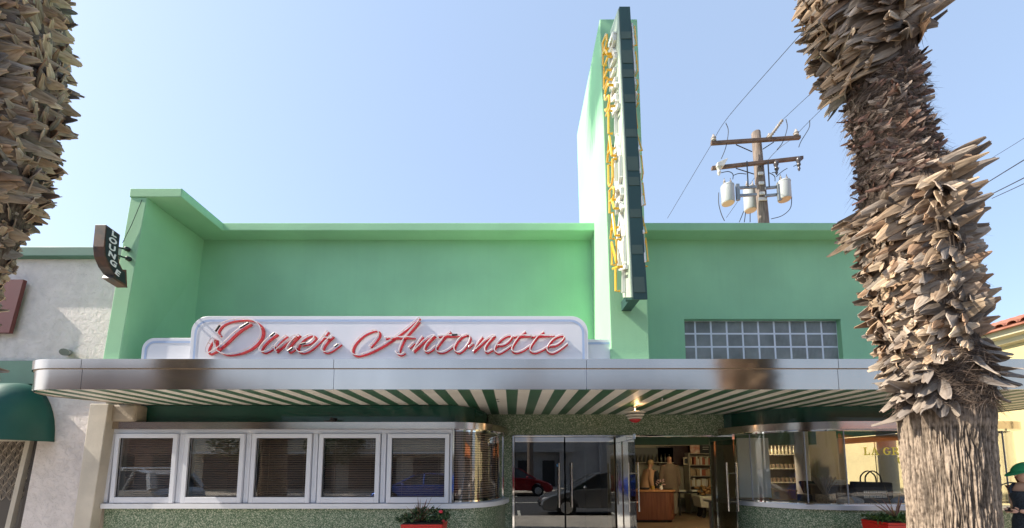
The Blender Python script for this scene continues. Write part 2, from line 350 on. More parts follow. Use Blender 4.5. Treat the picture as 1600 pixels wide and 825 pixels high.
m=MB(); m.wall(off(rbay,.0),1.0,1.022,.04); m.wall(off(rbay,.0),2.08,2.106,.04); m.obj('frame',chrome,e,smooth=True)
for k in (5,11,15,17): p=rbay[k]; MB().box(p[0]-.003,p[0]+.003,p[1]-.012,p[1]+.008,1.02,2.08).obj('glazing_bar',alum2,e)
for y in (7.9,8.8): MB().box(7.79,7.82,y-.01,y+.01,1.02,2.08).obj('glazing_bar',chrome,e)
# lettering on the glass (only what shows)
gold=M('gold_leaf_letters',(1.0,.82,.12),.6)
def serif(s,x,z,h,name):
    w=.78*h; t=.17*h; m=MB(); y0,y1=5.985,5.990
    def bx(a,b,c,d): m.box(x0+a*h,x0+b*h,y0,y1,z+c*h,z+d*h)
    x0=x
    for ch in s:
        if ch=='L': bx(0,.5,0,.1);bx(.13,.33,.1,.9);bx(0,.46,.9,1);bx(.5,.8,0,.1);bx(.7,.8,.1,.33);x0+=.98*h
        elif ch=='A':
            m.prism([(x0+.42*h,z+h),(x0+.52*h,z+h),(x0+.92*h,z+.1*h),(x0+.70*h,z+.1*h),(x0+.42*h,z+.78*h),(x0+.22*h,z+.1*h),(x0+.10*h,z+.1*h)],y0,y1,'y'); bx(0,.36,0,.1);bx(.6,1.02,0,.1);bx(.24,.66,.32,.41);x0+=1.12*h
        elif ch=='G':
            o=[(x0+(.48+.48*math.cos(R(a)))*h,z+(.5+.5*math.sin(R(a)))*h) for a in range(40,321,20)]; i_=[(x0+(.48+.27*math.cos(R(a)))*h,z+(.5+.38*math.sin(R(a)))*h) for a in range(320,39,-20)]
            m.prism(o+i_,y0,y1,'y'); bx(.58,1.0,.40,.50);bx(.72,.9,.08,.40);x0+=1.12*h
        elif ch=='R':
            bx(0,.46,0,.1);bx(.13,.33,.1,.9);bx(0,.34,.9,1)
            o=[(x0+(.5+.33*math.cos(R(a)))*h,z+(.73+.27*math.sin(R(a)))*h) for a in range(90,-91,-20)]; i_=[(x0+(.5+.13*math.cos(R(a)))*h,z+(.73+.17*math.sin(R(a)))*h) for a in range(-90,91,20)]
            m.prism([(x0+.33*h,z+h)]+o+[(x0+.33*h,z+.46*h),(x0+.33*h,z+.56*h)]+i_+[(x0+.33*h,z+.9*h)],y0,y1,'y')
            m.prism([(x0+.45*h,z+.47*h),(x0+.66*h,z+.47*h),(x0+.92*h,z+.1*h),(x0+1.0*h,z+.1*h),(x0+1.0*h,z),(x0+.75*h,z)],y0,y1,'y');x0+=1.1*h
        else: x0+=.45*h
    return m.obj(name,gold,e)
p=W(1350,711,5.985); serif('LA GRA',p.x,p.z,.112,'gold_lettering'); p=W(1403,725,5.985); serif('G',p.x,p.z,.112,'gold_lettering')
# doors
def door(x0,x1,yaw,hx,name='door',lab=None,sgn=1):
    "leaf built from hinge at origin along +x*sgn"
    d=thing(name,lab,None,(hx,7.25,0),yaw); d.parent=B
    w=abs(x1-x0)-.01
    def X(a): return a*sgn
    def bx(m,a,b,*r): m.box(min(X(a),X(b)),max(X(a),X(b)),*r)
    m=MB(); bx(m,0,w,-.02,.02,1.99,2.075); m.obj('top_rail',chrome,d,bevel=.003); m=MB(); bx(m,0,w,-.02,.02,.02,.12); m.obj('bottom_rail',chrome,d,bevel=.003)
    m=MB(); bx(m,.004,w-.004,-.006,.006,.12,1.99); m.obj('pane',pane_door,d)
    for s in (-1,1):
        m=MB(); hxx=X(w-.10); m.tube([(hxx,s*.075,.85),(hxx,s*.075,1.62)],.016,10); 
        for z in (1.0,1.45): m.tube([(hxx,s*.008,z),(hxx,s*.075,z)],.009,6)
        m.obj('handle',M('brushed_handle',(.75,.72,.68),.15,1) if 'brushed_handle' not in bpy.data.materials else bpy.data.materials['brushed_handle'],d,smooth=True)
    return d
dl=door(.05,.93,0,.05); door(.93,1.80,0,1.80,sgn=-1)
door(1.93,2.74,R(-90),1.93); door(2.74,3.5,R(90),3.52,sgn=-1)
q=W(872,727,7.24)-Vector((.05,7.25,0)); MB().tube([(q.x,-.0075,q.z),(q.x,-.0085,q.z)],.028,20).obj('round_sticker',M('blue_sticker',(.05,.25,.55),.4),dl); MB().tube([(q.x,-.0086,q.z),(q.x,-.0092,q.z)],.011,12).obj('sticker_mark',white,dl)
m=MB(); m.box(.005,.045,7.17,7.30,0,2.1); m.box(1.815,1.915,7.17,7.30,0,2.1); m.box(3.53,3.565,7.17,7.30,0,2.1); m.box(.045,1.815,7.18,7.29,2.08,2.108); m.box(1.915,3.53,7.18,7.29,2.08,2.108)
m.obj('door_frame',chrome,B,bevel=.004)
# shell of the rooms
wallin=M('interior_plaster',(.30,.27,.21),.8,var=.06); ceil_m=M('green_ceiling_paint',(.13,.24,.15),.7)
m=MB(); m.box(-5.95,-5.8,6.2,13.8,0,2.9); m.box(-5.8,7.8,13.55,13.8,0,2.9); m.box(7.65,7.8,9.62,13.55,0,2.9)
m.obj('interior_wall',wallin,B)
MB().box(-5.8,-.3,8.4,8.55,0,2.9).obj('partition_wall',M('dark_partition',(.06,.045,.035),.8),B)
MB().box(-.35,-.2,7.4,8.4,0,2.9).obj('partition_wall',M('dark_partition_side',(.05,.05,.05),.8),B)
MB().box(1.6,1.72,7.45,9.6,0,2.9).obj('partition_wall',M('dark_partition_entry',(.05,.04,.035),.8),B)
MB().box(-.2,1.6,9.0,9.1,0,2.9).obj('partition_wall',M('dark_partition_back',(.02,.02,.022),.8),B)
MB().box(-5.8,7.8,6.3,13.55,2.9,2.98).obj('ceiling',ceil_m,B)
MB().box(1.9,6.4,8.6,8.8,2.02,2.9).obj('ceiling_beam',ceil_m,B)
floor_m=M('wood_floor',(.20,.13,.08),.45,var=.35,vs_=1.2,scale=(1,9,1))
MB().box(-5.8,7.7,7.1,13.55,.02,.10).obj('floor',floor_m,B)
# beige pilaster at the left end
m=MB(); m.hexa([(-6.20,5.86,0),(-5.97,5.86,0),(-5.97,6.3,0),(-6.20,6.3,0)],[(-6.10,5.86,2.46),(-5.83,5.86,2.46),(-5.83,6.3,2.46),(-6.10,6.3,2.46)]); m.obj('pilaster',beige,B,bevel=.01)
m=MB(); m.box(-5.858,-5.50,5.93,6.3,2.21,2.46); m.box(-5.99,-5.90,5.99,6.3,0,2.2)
m.obj('pilaster_return',beige_shaded,B,bevel=.03)
# small spotlight fitting and cables above the windows
m=MB(); m.box(-2.75,-2.60,5.95,6.02,2.208,2.226); m.box(-2.66,-2.58,5.93,6.02,2.226,2.262); m.tube([(-2.62,5.93,2.245),(-2.62,5.90,2.25)],.022,8)
tag(m.obj('spotlight',dkmetal,smooth=False,bevel=.004),'small dark spotlight resting on the steel header above the windows','spotlight')
# sprinkler heads on the soffit
for px,py,lab in ((778,624,'tiny brass sprinkler head in the soffit left of the canopy lamp'),(1035,625,'tiny brass sprinkler head in the soffit right of the canopy lamp')):
    D=5.55 if px<1000 else 5.5; x=(px-800)/640*D/.99; m=MB(); m.lathe([(.018,0),(.03,-.004),(.01,-.01),(.008,-.03),(.022,-.034),(.022,-.037)],x,D,CZ0-.001,10); tag(m.obj('sprinkler_head',chrome,smooth=True),lab,'sprinkler','sprinkler heads in the soffit')
# canopy lamp
t=thing('canopy_lamp','tiered white disc lamp with a red tip hanging from the striped soffit','ceiling lamp',(1.85,6.12,CZ0))
cl=M('lamp_glass_white',(.75,.68,.58),.3)
m=MB(); m.lathe([(.05,0),(.055,-.02),(.02,-.03),(.02,-.09),(.03,-.1)]); m.obj('stem',chrome,t,smooth=True)
for z,r in ((-.115,.155),(-.155,.135),(-.195,.11)):
    m=MB(); m.lathe([(r*.6,.018),(r,.006),(r,-.004),(r*.75,-.016)],0,0,z,28); m.obj('disc_shade',cl,t,smooth=True)
m=MB(); m.lathe([(.085,0),(.08,-.02),(.05,-.045),(.01,-.055)],0,0,-.213,20); m.obj('glass_tip',M('red_lens',(.45,.03,.03),.2),t,smooth=True)
m=MB(); m.lathe([(.03,0),(.035,-.01),(.03,-.02)],0,0,-.088,12); m.obj('bulb',M('warm_bulb',(1,.55,.2),.4,emit=6),t)
ll=bpy.data.lights.new('lamp_light','POINT'); ll.energy=.35; ll.color=(1,.62,.3); ll.shadow_soft_size=.03; lo=bpy.data.objects.new('lamp_light',ll); link(lo,t); lo.location=(0,-.12,-.06)
# interior lamps
for x,y,e_ in ((3.6,10.6,7),(5.3,9.0,40)):
    t=thing('pendant_lamp','small white globe lamp on the shop ceiling '+('above the wooden counter' if x<5 else 'behind the curved display glass'),'pendant lamp',(x,y,2.9))
    MB().tube([(0,0,0),(0,0,-.2)],.008,6).obj('cord',dkmetal,t)
    m=MB(); m.lathe([(.02,0),(.07,-.03),(.09,-.09),(.07,-.15),(.02,-.18)],0,0,-.2,16); m.obj('globe',M('lit_globe',(1,.8,.55),.4,emit=3),t,smooth=True)
    l=bpy.data.lights.new('globe_light','POINT'); l.energy=e_; l.color=(1,.74,.48); l.shadow_soft_size=.12; lo=bpy.data.objects.new('globe_light',l); link(lo,t); lo.location=(0,0,-.46)
# ------------------------------------------------------------------ diner name sign
S=thing('script_sign','long white sign board with red neon script lettering standing on the canopy','sign',(0,0,0))
def rboard(px0,px1,pyt,D,th,name,rl,rr,inset):
    a=W(px0,540,D).x; b=W(px1,540,D).x; zt=W(600,pyt,D).z; z0=CZ1+.012
    def outline(a,b,z0,zt,rl,rr):
        p=[(a,z0),(b,z0)]
        p+=arc(b-rr,zt-rr,rr,rr,0,90,8) if rr else [(b,zt)]
        p+=arc(a+rl,zt-rl,rl,rl,90,180,8) if rl else [(a,zt)]
        return p
    o=MB().prism(outline(a,b,z0,zt,rl,rr),D,D+th,'y').obj(name,white_board,S,bevel=.003)
    g=inset; q=outline(a+(g if rl else 0),b-(g if rr else 0),z0,zt-g,max(rl-g*.6,0) if rl else 0,max(rr-g*.6,0) if rr else 0)
    w=.028; q2=outline(a+(g+w if rl else 0),b-(g+w if rr else 0),z0,zt-g-w,max(rl-g*.6-w,.001) if rl else 0,max(rr-g*.6-w,.001) if rr else 0)
    m=MB(); n=len(q); i0=1
    vs_=[(x,D-.004,z) for x,z in q]+[(x,D-.004,z) for x,z in q2]+[(x,D-.001,z) for x,z in q]+[(x,D-.001,z) for x,z in q2]
    rng=range(1,n-1) if not(rl and rr) else range(1,n)
    f=[]
    for i in range(1,n):
        j=(i+1)%n
        if not rl and i>=n-1: continue
        if not rr and i==1: continue
        f.append((i,j,n+j,n+i))
    m.add(vs_,f); m.obj('border_line',blue_line,S)
    return o
rboard(297,919,494,4.93,.10,'main_board',.20,.20,.045)
rboard(222,312,528,5.06,.06,'side_panel',.15,0,.04)
rboard(905,997,530,5.06,.06,'side_panel',0,.15,.04)
Z1=(310,485);Z2=(400,485);Z3=(540,485);Z4=(660,485);Z5=(770,485); K=10.315
ST=[('D',Z1,[(340,410),(300,355),(320,295),(390,225),(500,178),(650,152),(790,150),(900,175),(985,240),(1020,320),(1010,420),(950,515),(840,610),(700,675),(560,708),(450,715),(370,692),(300,640),(272,560),(265,475)],[16,38,40,38,36,34,28,22,44,62,60,56,52,44,34,28,20,26,52,56]),
('D',Z1,[(830,215),(740,265),(650,325),(560,400),(470,490),(390,560),(320,620),(240,670),(165,698),(138,665),(150,600),(205,500),(245,455)],[50,52,54,54,54,54,50,40,32,30,38,30,22]),
('i',Z2,[(325,378),(230,450),(140,530),(85,605),(72,655),(125,680),(205,650),(290,585)],[50,48,46,44,34,26,26,22]),
('n',Z2,[(492,415),(410,480),(340,555),(315,610),(322,662)],[42,42,36,34,36]),
('n',Z2,[(322,662),(420,575),(520,490),(600,430),(640,412)],[44,42,34,26,20]),
('n',Z2,[(695,400),(605,485),(530,580),(508,640),(540,672),(640,600)],[44,46,44,36,30,24]),
('e',Z2,[(738,560),(850,535),(925,480),(950,430),(890,402),(790,445),(710,520),(665,610),(685,665),(750,685),(850,650),(950,575),(1050,475),(1110,400),(1155,340)],[26,28,34,36,32,38,42,42,36,28,30,30,28,34,36]),
('r',Z2,[(1105,405),(1120,445),(1175,450)],[24,26,26]),
('r',Z2,[(1235,420),(1145,500),(1085,585),(1075,650),(1130,680),(1215,650),(1290,600),(1362,545)],[40,44,42,36,28,28,28,24]),
('A',Z3,[(400,585),(470,510),(535,420),(540,355),(490,325),(400,345),(290,400),(180,500),(118,600),(115,690),(190,732),(340,695),(500,625),(700,510),(850,400),(1000,290),(1110,195),(1195,125)],[30,34,44,44,28,34,38,44,50,44,34,40,46,44,38,36,34,26]),
('A',Z3,[(1190,178),(1110,270),(1010,380),(935,490),(885,600),(870,665)],[24,40,44,42,38,28]),
('A',Z3,[(815,668),(850,712),(905,718),(955,685)],[18,24,26,18]),
('A',Z3,[(645,448),(760,442),(940,440),(1115,440)],[36,32,30,20]),
('n',Z3,[(1030,602),(1110,525)],[26,22]),
('n',Z3,[(1245,425),(1165,540),(1098,662)],[38,40,38]),
('n',Z3,[(1098,665),(1180,590),(1280,490),(1370,430),(1430,412)],[40,38,34,28,24]),
('n',Z4,[(208,412),(110,505),(52,590),(42,648),(80,676),(150,642),(218,578)],[36,40,38,34,26,26,24]),
('t',Z4,[(458,345),(370,425),(290,520),(235,610),(238,662),(310,682),(400,652),(510,572)],[30,40,38,34,28,26,26,24]),
('t',Z4,[(262,418),(380,412),(500,412),(622,406)],[34,34,28,12]),
('o',Z4,[(725,392),(640,430),(560,520),(522,610),(542,668),(605,680),(685,620),(750,530),(778,450),(755,400),(725,392)],[26,36,40,38,30,28,32,34,32,26,24]),
('n',Z4,[(752,602),(825,535)],[26,22]),
('n',Z4,[(975,428),(895,545),(830,665)],[34,38,38]),
('n',Z4,[(830,668),(930,575),(1030,480),(1110,430),(1150,410)],[38,36,32,26,22]),
('n',Z4,[(1178,410),(1085,505),(1025,595),(1018,655),(1055,680),(1140,635)],[34,38,36,32,26,24]),
('e',Z5,[(85,572),(195,552),(280,490),(310,430),(260,405),(155,460),(75,550),(38,630),(60,680),(115,692),(205,645),(310,570)],[24,28,32,34,28,34,38,36,30,26,26,24]),
('t',Z5,[(535,345),(440,425),(365,520),(318,610),(328,665),(395,682),(500,645),(610,570)],[34,40,38,34,28,26,26,24]),
('t',Z5,[(340,425),(450,416),(600,410),(630,410)],[34,32,26,22]),
('t',Z5,[(830,345),(735,425),(660,520),(610,610),(620,665),(690,682),(785,650),(885,595)],[34,40,38,34,28,26,26,24]),
('t',Z5,[(632,424),(750,414),(880,408),(1000,408)],[32,32,26,12]),
('e',Z5,[(930,580),(1040,557),(1125,495),(1158,430),(1108,405),(1005,455),(925,535),(882,615),(900,672),(970,692),(1060,655),(1140,600),(1212,540)],[24,28,32,34,28,34,38,36,30,26,26,24,16])]
hold=M('tube_support',(.7,.6,.4),.5)
def letter_builder(strokes,D,parent):
    groups=[]; 
    for s in strokes:
        ch=s[0]
        start = (not groups) or groups[-1][0]!=ch or s is strokes[0]
        if start: groups.append([ch,[]])
        groups[-1][1].append(s)
    return groups
# one mesh per letter (consecutive strokes), split where the same letter follows itself
GR=[[0,1],[2],[3,4,5],[6],[7,8],[9,10,11,12],[13,14,15,16],[17,18],[19],[20,21,22,23],[24],[25,26],[27,28],[29]]
for grp in GR:
    red=MB(); tub=MB(); rim=MB(); sup=MB()
    for gi,si in enumerate(grp):
        ch,Zo,pts,ws=ST[si]; D=4.875-.0015*gi
        P=[(W(Zo[0]+x/K,Zo[1]+y/K,D)) for x,y in pts]
        P3=catmull([(p.x,p.z,w/K/131.0*.40) for p,w in zip(P,ws)],7)
        n=len(P3)
        for mb,ex,ya,yb in ((red,0,D+.03,D+.045),(rim,.009,D+.046+.0012*gi,D+.0472+.0012*gi)):
            vs_=[]
            for i,p in enumerate(P3):
                t=Vector(((P3[min(i+1,n-1)]-P3[max(i-1,0)]).x,(P3[min(i+1,n-1)]-P3[max(i-1,0)]).y)); t=t.normalized() if t.length>0 else Vector((1,0)); nn=Vector((-t.y,t.x)); w=max(p.z,.006)+ex
                c=Vector((p.x,p.y)); 
                if i==0: c-=t*(ex+.004)
                if i==n-1: c+=t*(ex+.004)
                A_=c+nn*w; B_=c-nn*w
                vs_+=[[(A_.x,ya,A_.y),(B_.x,ya,B_.y),(B_.x,yb,B_.y),(A_.x,yb,A_.y)]]
            mb.loft(vs_)
        P4=[Vector((p.x-.007,D-.018,p.y+.008)) for p in P3]
        tub.tube([P4[0]+Vector((0,.06,0))]+P4+[P4[-1]+Vector((0,.05,0))],.0062,6)
        for q in range(4,n-3,14): sup.tube([P4[q],P4[q]+Vector((0,.04,0))],.0045,5)
    r=red.obj('script_letter',red_enamel,S); rim.obj('letter_outline',white,r); tub.obj('neon_tube',tubew,r,smooth=True); sup.obj('tube_support',hold,r)
for si,i0,i1 in ((1,0,2),(0,1,3),(2,0,1),(5,4,5),(6,0,1),(9,0,0),(18,2,3),(8,6,7)):
    ch,Zo,pts,ws=ST[si]; 
    if i1<=i0: continue
    a=W(Zo[0]+pts[i0][0]/K,Zo[1]+pts[i0][1]/K,4.81); b=W(Zo[0]+pts[i1][0]/K,Zo[1]+pts[i1][1]/K,4.81)
    MB().tube([a+(b-a)*.0+Vector((-.02,0,.012)),a.lerp(b,.75)+Vector((-.02,0,.012))],.0125,6).obj('blackout_sleeve',black,S)
# ------------------------------------------------------------------ vertical blade sign on the fin
V=thing('vertical_blade_sign','tall dark green box sign on the fin with yellow neon letters reading RESTAURANT','sign')
pan=M('sign_box_green',(.022,.065,.058),.5,var=.2,vs_=1.5); pan2=M('sign_patch_grey_green',(.075,.115,.09),.6,var=.12)
side=M('sign_side_pale_green',(.42,.50,.40),.55,var=.15,vs_=3)
zb,zt=W(1000,468,4.4).z,W(975,10,4.4).z
def sx(z,o): return 1.355+(1.285-1.355)*(z-zb)/(zt-zb)+o   # the box leans a little
m=MB(); m.hexa([(sx(zb,0),4.4,zb),(sx(zb,.155),4.4,zb+.0),(sx(zb,.155),4.80,zb+.16),(sx(zb,0),4.80,zb+.16)],[(sx(zt,0),4.4,zt),(sx(zt,.13),4.4,zt),(sx(zt,.13),4.80,zt+.16),(sx(zt,0),4.80,zt+.16)])
m.obj('sign_box',pan,V,bevel=.004)
m=MB(); m.hexa([(sx(zb,-.012),4.41,zb+.03),(sx(zb,-.002),4.41,zb+.03),(sx(zb,-.002),4.79,zb+.19),(sx(zb,-.012),4.79,zb+.19)],[(sx(zt,-.012),4.41,zt-.02),(sx(zt,-.002),4.41,zt-.02),(sx(zt,-.002),4.79,zt+.13),(sx(zt,-.012),4.79,zt+.13)])
m.obj('side_panel',side,V)
for y0,y1 in ((50,61),(79,99),(109,121),(148,160),(202,214),(245,267),(277,290),(327,340),(383,397),(433,457)):
    z1=W(1000,y0,4.4).z; z0=W(1000,y1,4.4).z; m=MB()
    m.hexa([(sx(z0,.006),4.394,z0),(sx(z0,.13),4.394,z0),(sx(z0,.13),4.399,z0),(sx(z0,.006),4.399,z0)],[(sx(z1,.006),4.394,z1),(sx(z1,.125),4.394,z1),(sx(z1,.125),4.399,z1),(sx(z1,.006),4.399,z1)]).obj('paint_patch',pan2,V)
MB().box(1.38,1.50,4.62,4.998,zb+.10,zb+.22).obj('bracket',pan,V)
for z in (zb+1.2,zb+2.6,zb+3.9): MB().box(1.37,1.45,4.78,5.0,z,z+.08).obj('bracket',pan,V)
LT='RESTAURANT'; zz1=W(960,52,4.6).z; zz0=W(980,458,4.6).z; st=(zz1-zz0)/10
def stroke_letter(ch):
    A={'R':[[(0,0),(0,1),(.6,1),(.8,.85),(.8,.62),(.6,.5),(0,.5)],[(.4,.5),(.85,0)]],'E':[[(.8,1),(0,1),(0,0),(.8,0)],[(0,.5),(.65,.5)]],
    'S':[[(.8,.85),(.6,1),(.2,1),(0,.85),(0,.62),(.2,.52),(.6,.48),(.8,.36),(.8,.15),(.6,0),(.2,0),(0,.15)]],'T':[[(0,1),(.9,1)],[(.45,1),(.45,0)]],
    'A':[[(0,0),(.42,1),(.85,0)],[(.17,.38),(.67,.38)]],'U':[[(0,1),(0,.2),(.2,0),(.6,0),(.8,.2),(.8,1)]],'N':[[(0,0),(0,1),(.8,0),(.8,1)]]}
    return A[ch]
for sd in (-1,1):
    for k,ch in enumerate(LT):
        z0=zz1-(k+1)*st+.03; h=st*.84; w=.31
        base=MB(); tb=MB()
        for stl in stroke_letter(ch):
            # slanted letters; read from outside: on the left side text runs from the wall to the front edge
            pts=[]
            for a,b in stl:
                sl=(a*.85+ .12*(b-.0))*w
                y=(4.79-sl) if sd<0 else (4.41+sl)
                pts.append((y,z0+b*h+(y-4.6)*.4))
            for (ya,za),(yb,zb_) in zip(pts[:-1],pts[1:]):
                xo=sx((za+zb_)/2,-.013 if sd<0 else .142); d=(.035 if sd<0 else .018)*sd
                t=Vector((yb-ya,zb_-za)); L_=t.length; t/=max(L_,1e-6); nn=Vector((-t.y,t.x))*.022; a=Vector((ya,za))-t*.02; b=Vector((yb,zb_))+t*.02
                q=[a+nn,a-nn,b-nn,b+nn]
                base.hexa([(xo,p.x,p.y) for p in q],[(xo+d,p.x,p.y) for p in q])
            X=lambda z:(sx(z,-.013) if sd<0 else sx(z,.142))+sd*(.11 if sd<0 else .045)
            for o in (0,):
                ring=[]
                for i,(y,z) in enumerate(pts):
                    a=Vector(pts[max(i-1,0)]); b=Vector(pts[min(i+1,len(pts)-1)]); t=(b-a).normalized(); nn=Vector((-t.y,t.x))*.022*o
                    ring.append(Vector((X(z),y+nn.x,z+nn.y)))
                tb.tube([ring[0]-Vector((sd*.05,0,0))]+ring+[ring[-1]-Vector((sd*.05,0,0))],.015 if sd<0 else .008,6)
        bo=base.obj('channel_letter',white,V); tb.obj('neon_tube',tubey,bo)
# ------------------------------------------------------------------ lounge sign
P1=Vector((-4.60,4.40)); P2=P1+Vector((0,1)); du=(P2-P1).normalized(); nrm=Vector((du.y,-du.x)) # face normal towards +x, front
if nrm.x<0: nrm=-nrm
Lg=thing('lounge_sign','small dark bent arrow sign with white letters LOUNGE on the green wing','sign')
zt_=W(166,351,4.4).z
face=[(0,0),(.32,-.02),(.32,-.26),(.36,-.35),(.45,-.41),(.54,-.39),(.60,-.60),(.24,-.57),(.28,-.52),(.15,-.46),(.04,-.37),(0,-.26)]
rust=M('rusty_black_enamel',(.022,.02,.02),.45,var=.0); rust=M('rusty_black_enamel',(.02,.02,.02),.5,var=.5,vs_=7,vcol=(.16,.07,.035))
facem=M('sign_face_charcoal',(.018,.022,.024),.4)
m=MB(); face=[(s*.53,z) for s,z in face]; n=len(face); pf=[(P1+du*s) for s,z in face]; 
vsA=[(p.x,p.y,zt_+f[1]) for p,f in zip(pf,face)]; vsB=[(p.x-nrm.x*.125,p.y-nrm.y*.125,zt_+f[1]) for p,f in zip(pf,face)]
m.add(vsA+vsB,[tuple(range(n)),tuple(range(2*n-1,n-1,-1))]+[(i,i+n,(i+1)%n+n,(i+1)%n) for i in range(n)]); m.obj('sign_box',rust,Lg,bevel=.003)
m=MB(); ins=[(s*.53,z) for s,z in [(.02,-.02),(.30,-.035),(.30,-.27),(.34,-.37),(.43,-.43),(.50,-.43),(.55,-.57),(.31,-.55),(.32,-.51),(.18,-.45),(.06,-.36),(.02,-.26)]]
m.add([((P1+du*s+nrm*.003).x,(P1+du*s+nrm*.003).y,zt_+z) for s,z in ins],[tuple(range(12))]); m.obj('face_panel',facem,Lg)
for ch,s,z,rot in (('L',.17,-.06,0),('O',.165,-.145,0),('U',.165,-.23,0),('N',.175,-.315,-8),('G',.22,-.40,-14),('E',.33,-.485,-18)):
    c=P1+du*s*.53+nrm*.007
    mt=Matrix.Translation((c.x,c.y,zt_+z))@Matrix(((du.x,0,nrm.x,0),(du.y,0,nrm.y,0),(0,1,0,0),(0,0,0,1)))@Matrix.Rotation(R(-rot*-1),4,'Z')@Matrix.Scale(1.35,4,(1,0,0))
    text(ch,white,'sign_letter',Lg,.086,.002,mt,bold=.003)
for z,px,py in ((zt_-.17,200,390),(zt_-.26,202,405)):
    w=W(px,py,4.995); a=P1+du*.16; m=MB(); m.tube([(a.x-.05,a.y,z),(w.x,w.y,w.z)],.011,8); m.lathe([(.0,-.03),(.03,-.02),(.036,0),(.03,.02),(.0,.03)],w.x,w.y-.01,w.z,10); m.obj('bracket_arm',black,Lg,smooth=True)
# ------------------------------------------------------------------ palms
def vmat(name,rough=.8,stretch=None):
    "colour from a per-piece attribute, broken up by fibre noise"
    m=bpy.data.materials.new(name); m.use_nodes=True; nt=m.node_tree; N=nt.nodes; L=nt.links; b=N['Principled BSDF']; b.inputs['Roughness'].default_value=rough; b.inputs['Specular IOR Level'].default_value=.25
    at=N.new('ShaderNodeAttribute'); at.attribute_name='tone'; fb=N.new('ShaderNodeAttribute'); fb.attribute_name='fib'
    n=N.new('ShaderNodeTexNoise'); n.inputs['Scale'].default_value=1; n.inputs['Detail'].default_value=5; L.new(fb.outputs['Vector'],n.inputs[0])
    r=ramp_node(N,[(.3,(.62,.54,.48)),(.5,(.98,.95,.93)),(.7,(1.25,1.22,1.2))]); L.new(n.outputs[0],r.inputs[0])
    mx=N.new('ShaderNodeMix'); mx.data_type='RGBA'; mx.blend_type='MULTIPLY'; mx.inputs[0].default_value=1; L.new(at.outputs['Color'],mx.inputs[6]); L.new(r.outputs[0],mx.inputs[7]); L.new(mx.outputs[2],b.inputs['Base Color'])
    bp=N.new('ShaderNodeBump'); bp.inputs['Strength'].default_value=.5; bp.inputs['Distance'].default_value=.006; L.new(n.outputs[0],bp.inputs['Height']); L.new(bp.outputs[0],b.inputs['Normal'])
    return m
boot_m=vmat('dead_leaf_base'); fiber_m=vmat('palm_fibre',.95)
class CM(MB):
    "mesh builder with a colour and a fibre coordinate per vertex"
    def __init__(s): super().__init__(); s.t=[]; s.q=[]
    def cobj(s,name,m,parent,smooth=False):
        me=bpy.data.meshes.new(name); me.from_pydata(s.v,[],s.f); me.materials.append(m)
        a=me.attributes.new('tone','FLOAT_COLOR','POINT'); a.data.foreach_set('color',[c for t in s.t for c in (*t,1)])
        a=me.attributes.new('fib','FLOAT_VECTOR','POINT'); a.data.foreach_set('vector',[c for t in s.q for c in t])
        if smooth:
            for p in me.polygons: p.use_smooth=True
        return link(bpy.data.objects.new(name,me),parent)
def boot(cm,p,d,out,length,w0,w1,col,fold=.35,curl=0.0,seed=0,nl=5,thick=.010,ragged=.5,droop=0):
    d=d.normalized(); sdir=d.cross(out); sdir=sdir.normalized() if sdir.length>1e-4 else Vector((1,0,0)); nrm=sdir.cross(d).normalized()
    if nrm.dot(out)<0: nrm=-nrm
    cr=(-1,-.55,0,.55,1); base=len(cm.v); rows=[]
    tipcut=random.uniform(-.5,.5)*ragged
    tw=random.uniform(-.5,.5)
    for i in range(nl+1):
        t=i/nl; w=(w0*(1-t)+w1*t)*(.72+.55*math.sin(t*PI))*.5
        c=p+d*(length*t)+nrm*(curl*length*t*t)+Vector((0,0,-droop*length*t*t))
        ss=sdir*math.cos(tw*t)+nrm*math.sin(tw*t); nn=nrm*math.cos(tw*t)-sdir*math.sin(tw*t)
        row=[]
        for a in cr:
            e=(a*tipcut*w1+random.uniform(-.12,.12)*w1*ragged*3) if i==nl else 0
            row.append(c+ss*(a*w)+nn*(-(abs(a)**1.5)*w*fold*(1-.3*t)+random.uniform(-.003,.003))+d*e)
        rows.append((row,nn,t))
    nc=len(cr)
    for lay in (0,1):
        for row,nn,t in rows:
            for k,q in enumerate(row):
                cm.v.append(tuple(q-nn*(thick*(1-.4*t)*lay)))
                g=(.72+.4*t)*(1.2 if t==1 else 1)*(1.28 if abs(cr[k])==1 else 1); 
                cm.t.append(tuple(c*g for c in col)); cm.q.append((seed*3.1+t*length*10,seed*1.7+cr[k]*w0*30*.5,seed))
    n1=(nl+1)*nc
    for i in range(nl):
        for k in range(nc-1):
            a=base+i*nc+k; cm.f.append((a,a+1,a+nc+1,a+nc)); cm.f.append((a+n1,a+nc+n1,a+nc+1+n1,a+1+n1))
        for k in (0,nc-1):
            a=base+i*nc+k; cm.f.append((a,a+nc,a+nc+n1,a+n1) if k==0 else (a,a+n1,a+nc+n1,a+nc))
    for k in range(nc-1):
        a=base+nl*nc+k; cm.f.append((a,a+1,a+1+n1,a+n1))
def interp(tab,z):
    for (z0,*a),(z1,*b) in zip(tab[:-1],tab[1:]):
        if z<=z1:
            t=max(0,(z-z0)/(z1-z0)); t=t*t*(3-2*t); return [x*(1-t)+y*t for x,y in zip(a,b)]
    return list(tab[-1][1:])
TONES=[(.33,.24,.16),(.27,.20,.14),(.37,.28,.19),(.22,.17,.13),(.31,.26,.21),(.43,.34,.245),(.16,.13,.105),(.26,.17,.11)]
GREYS=[(.18,.155,.135),(.225,.19,.16),(.13,.115,.105),(.26,.22,.18)]
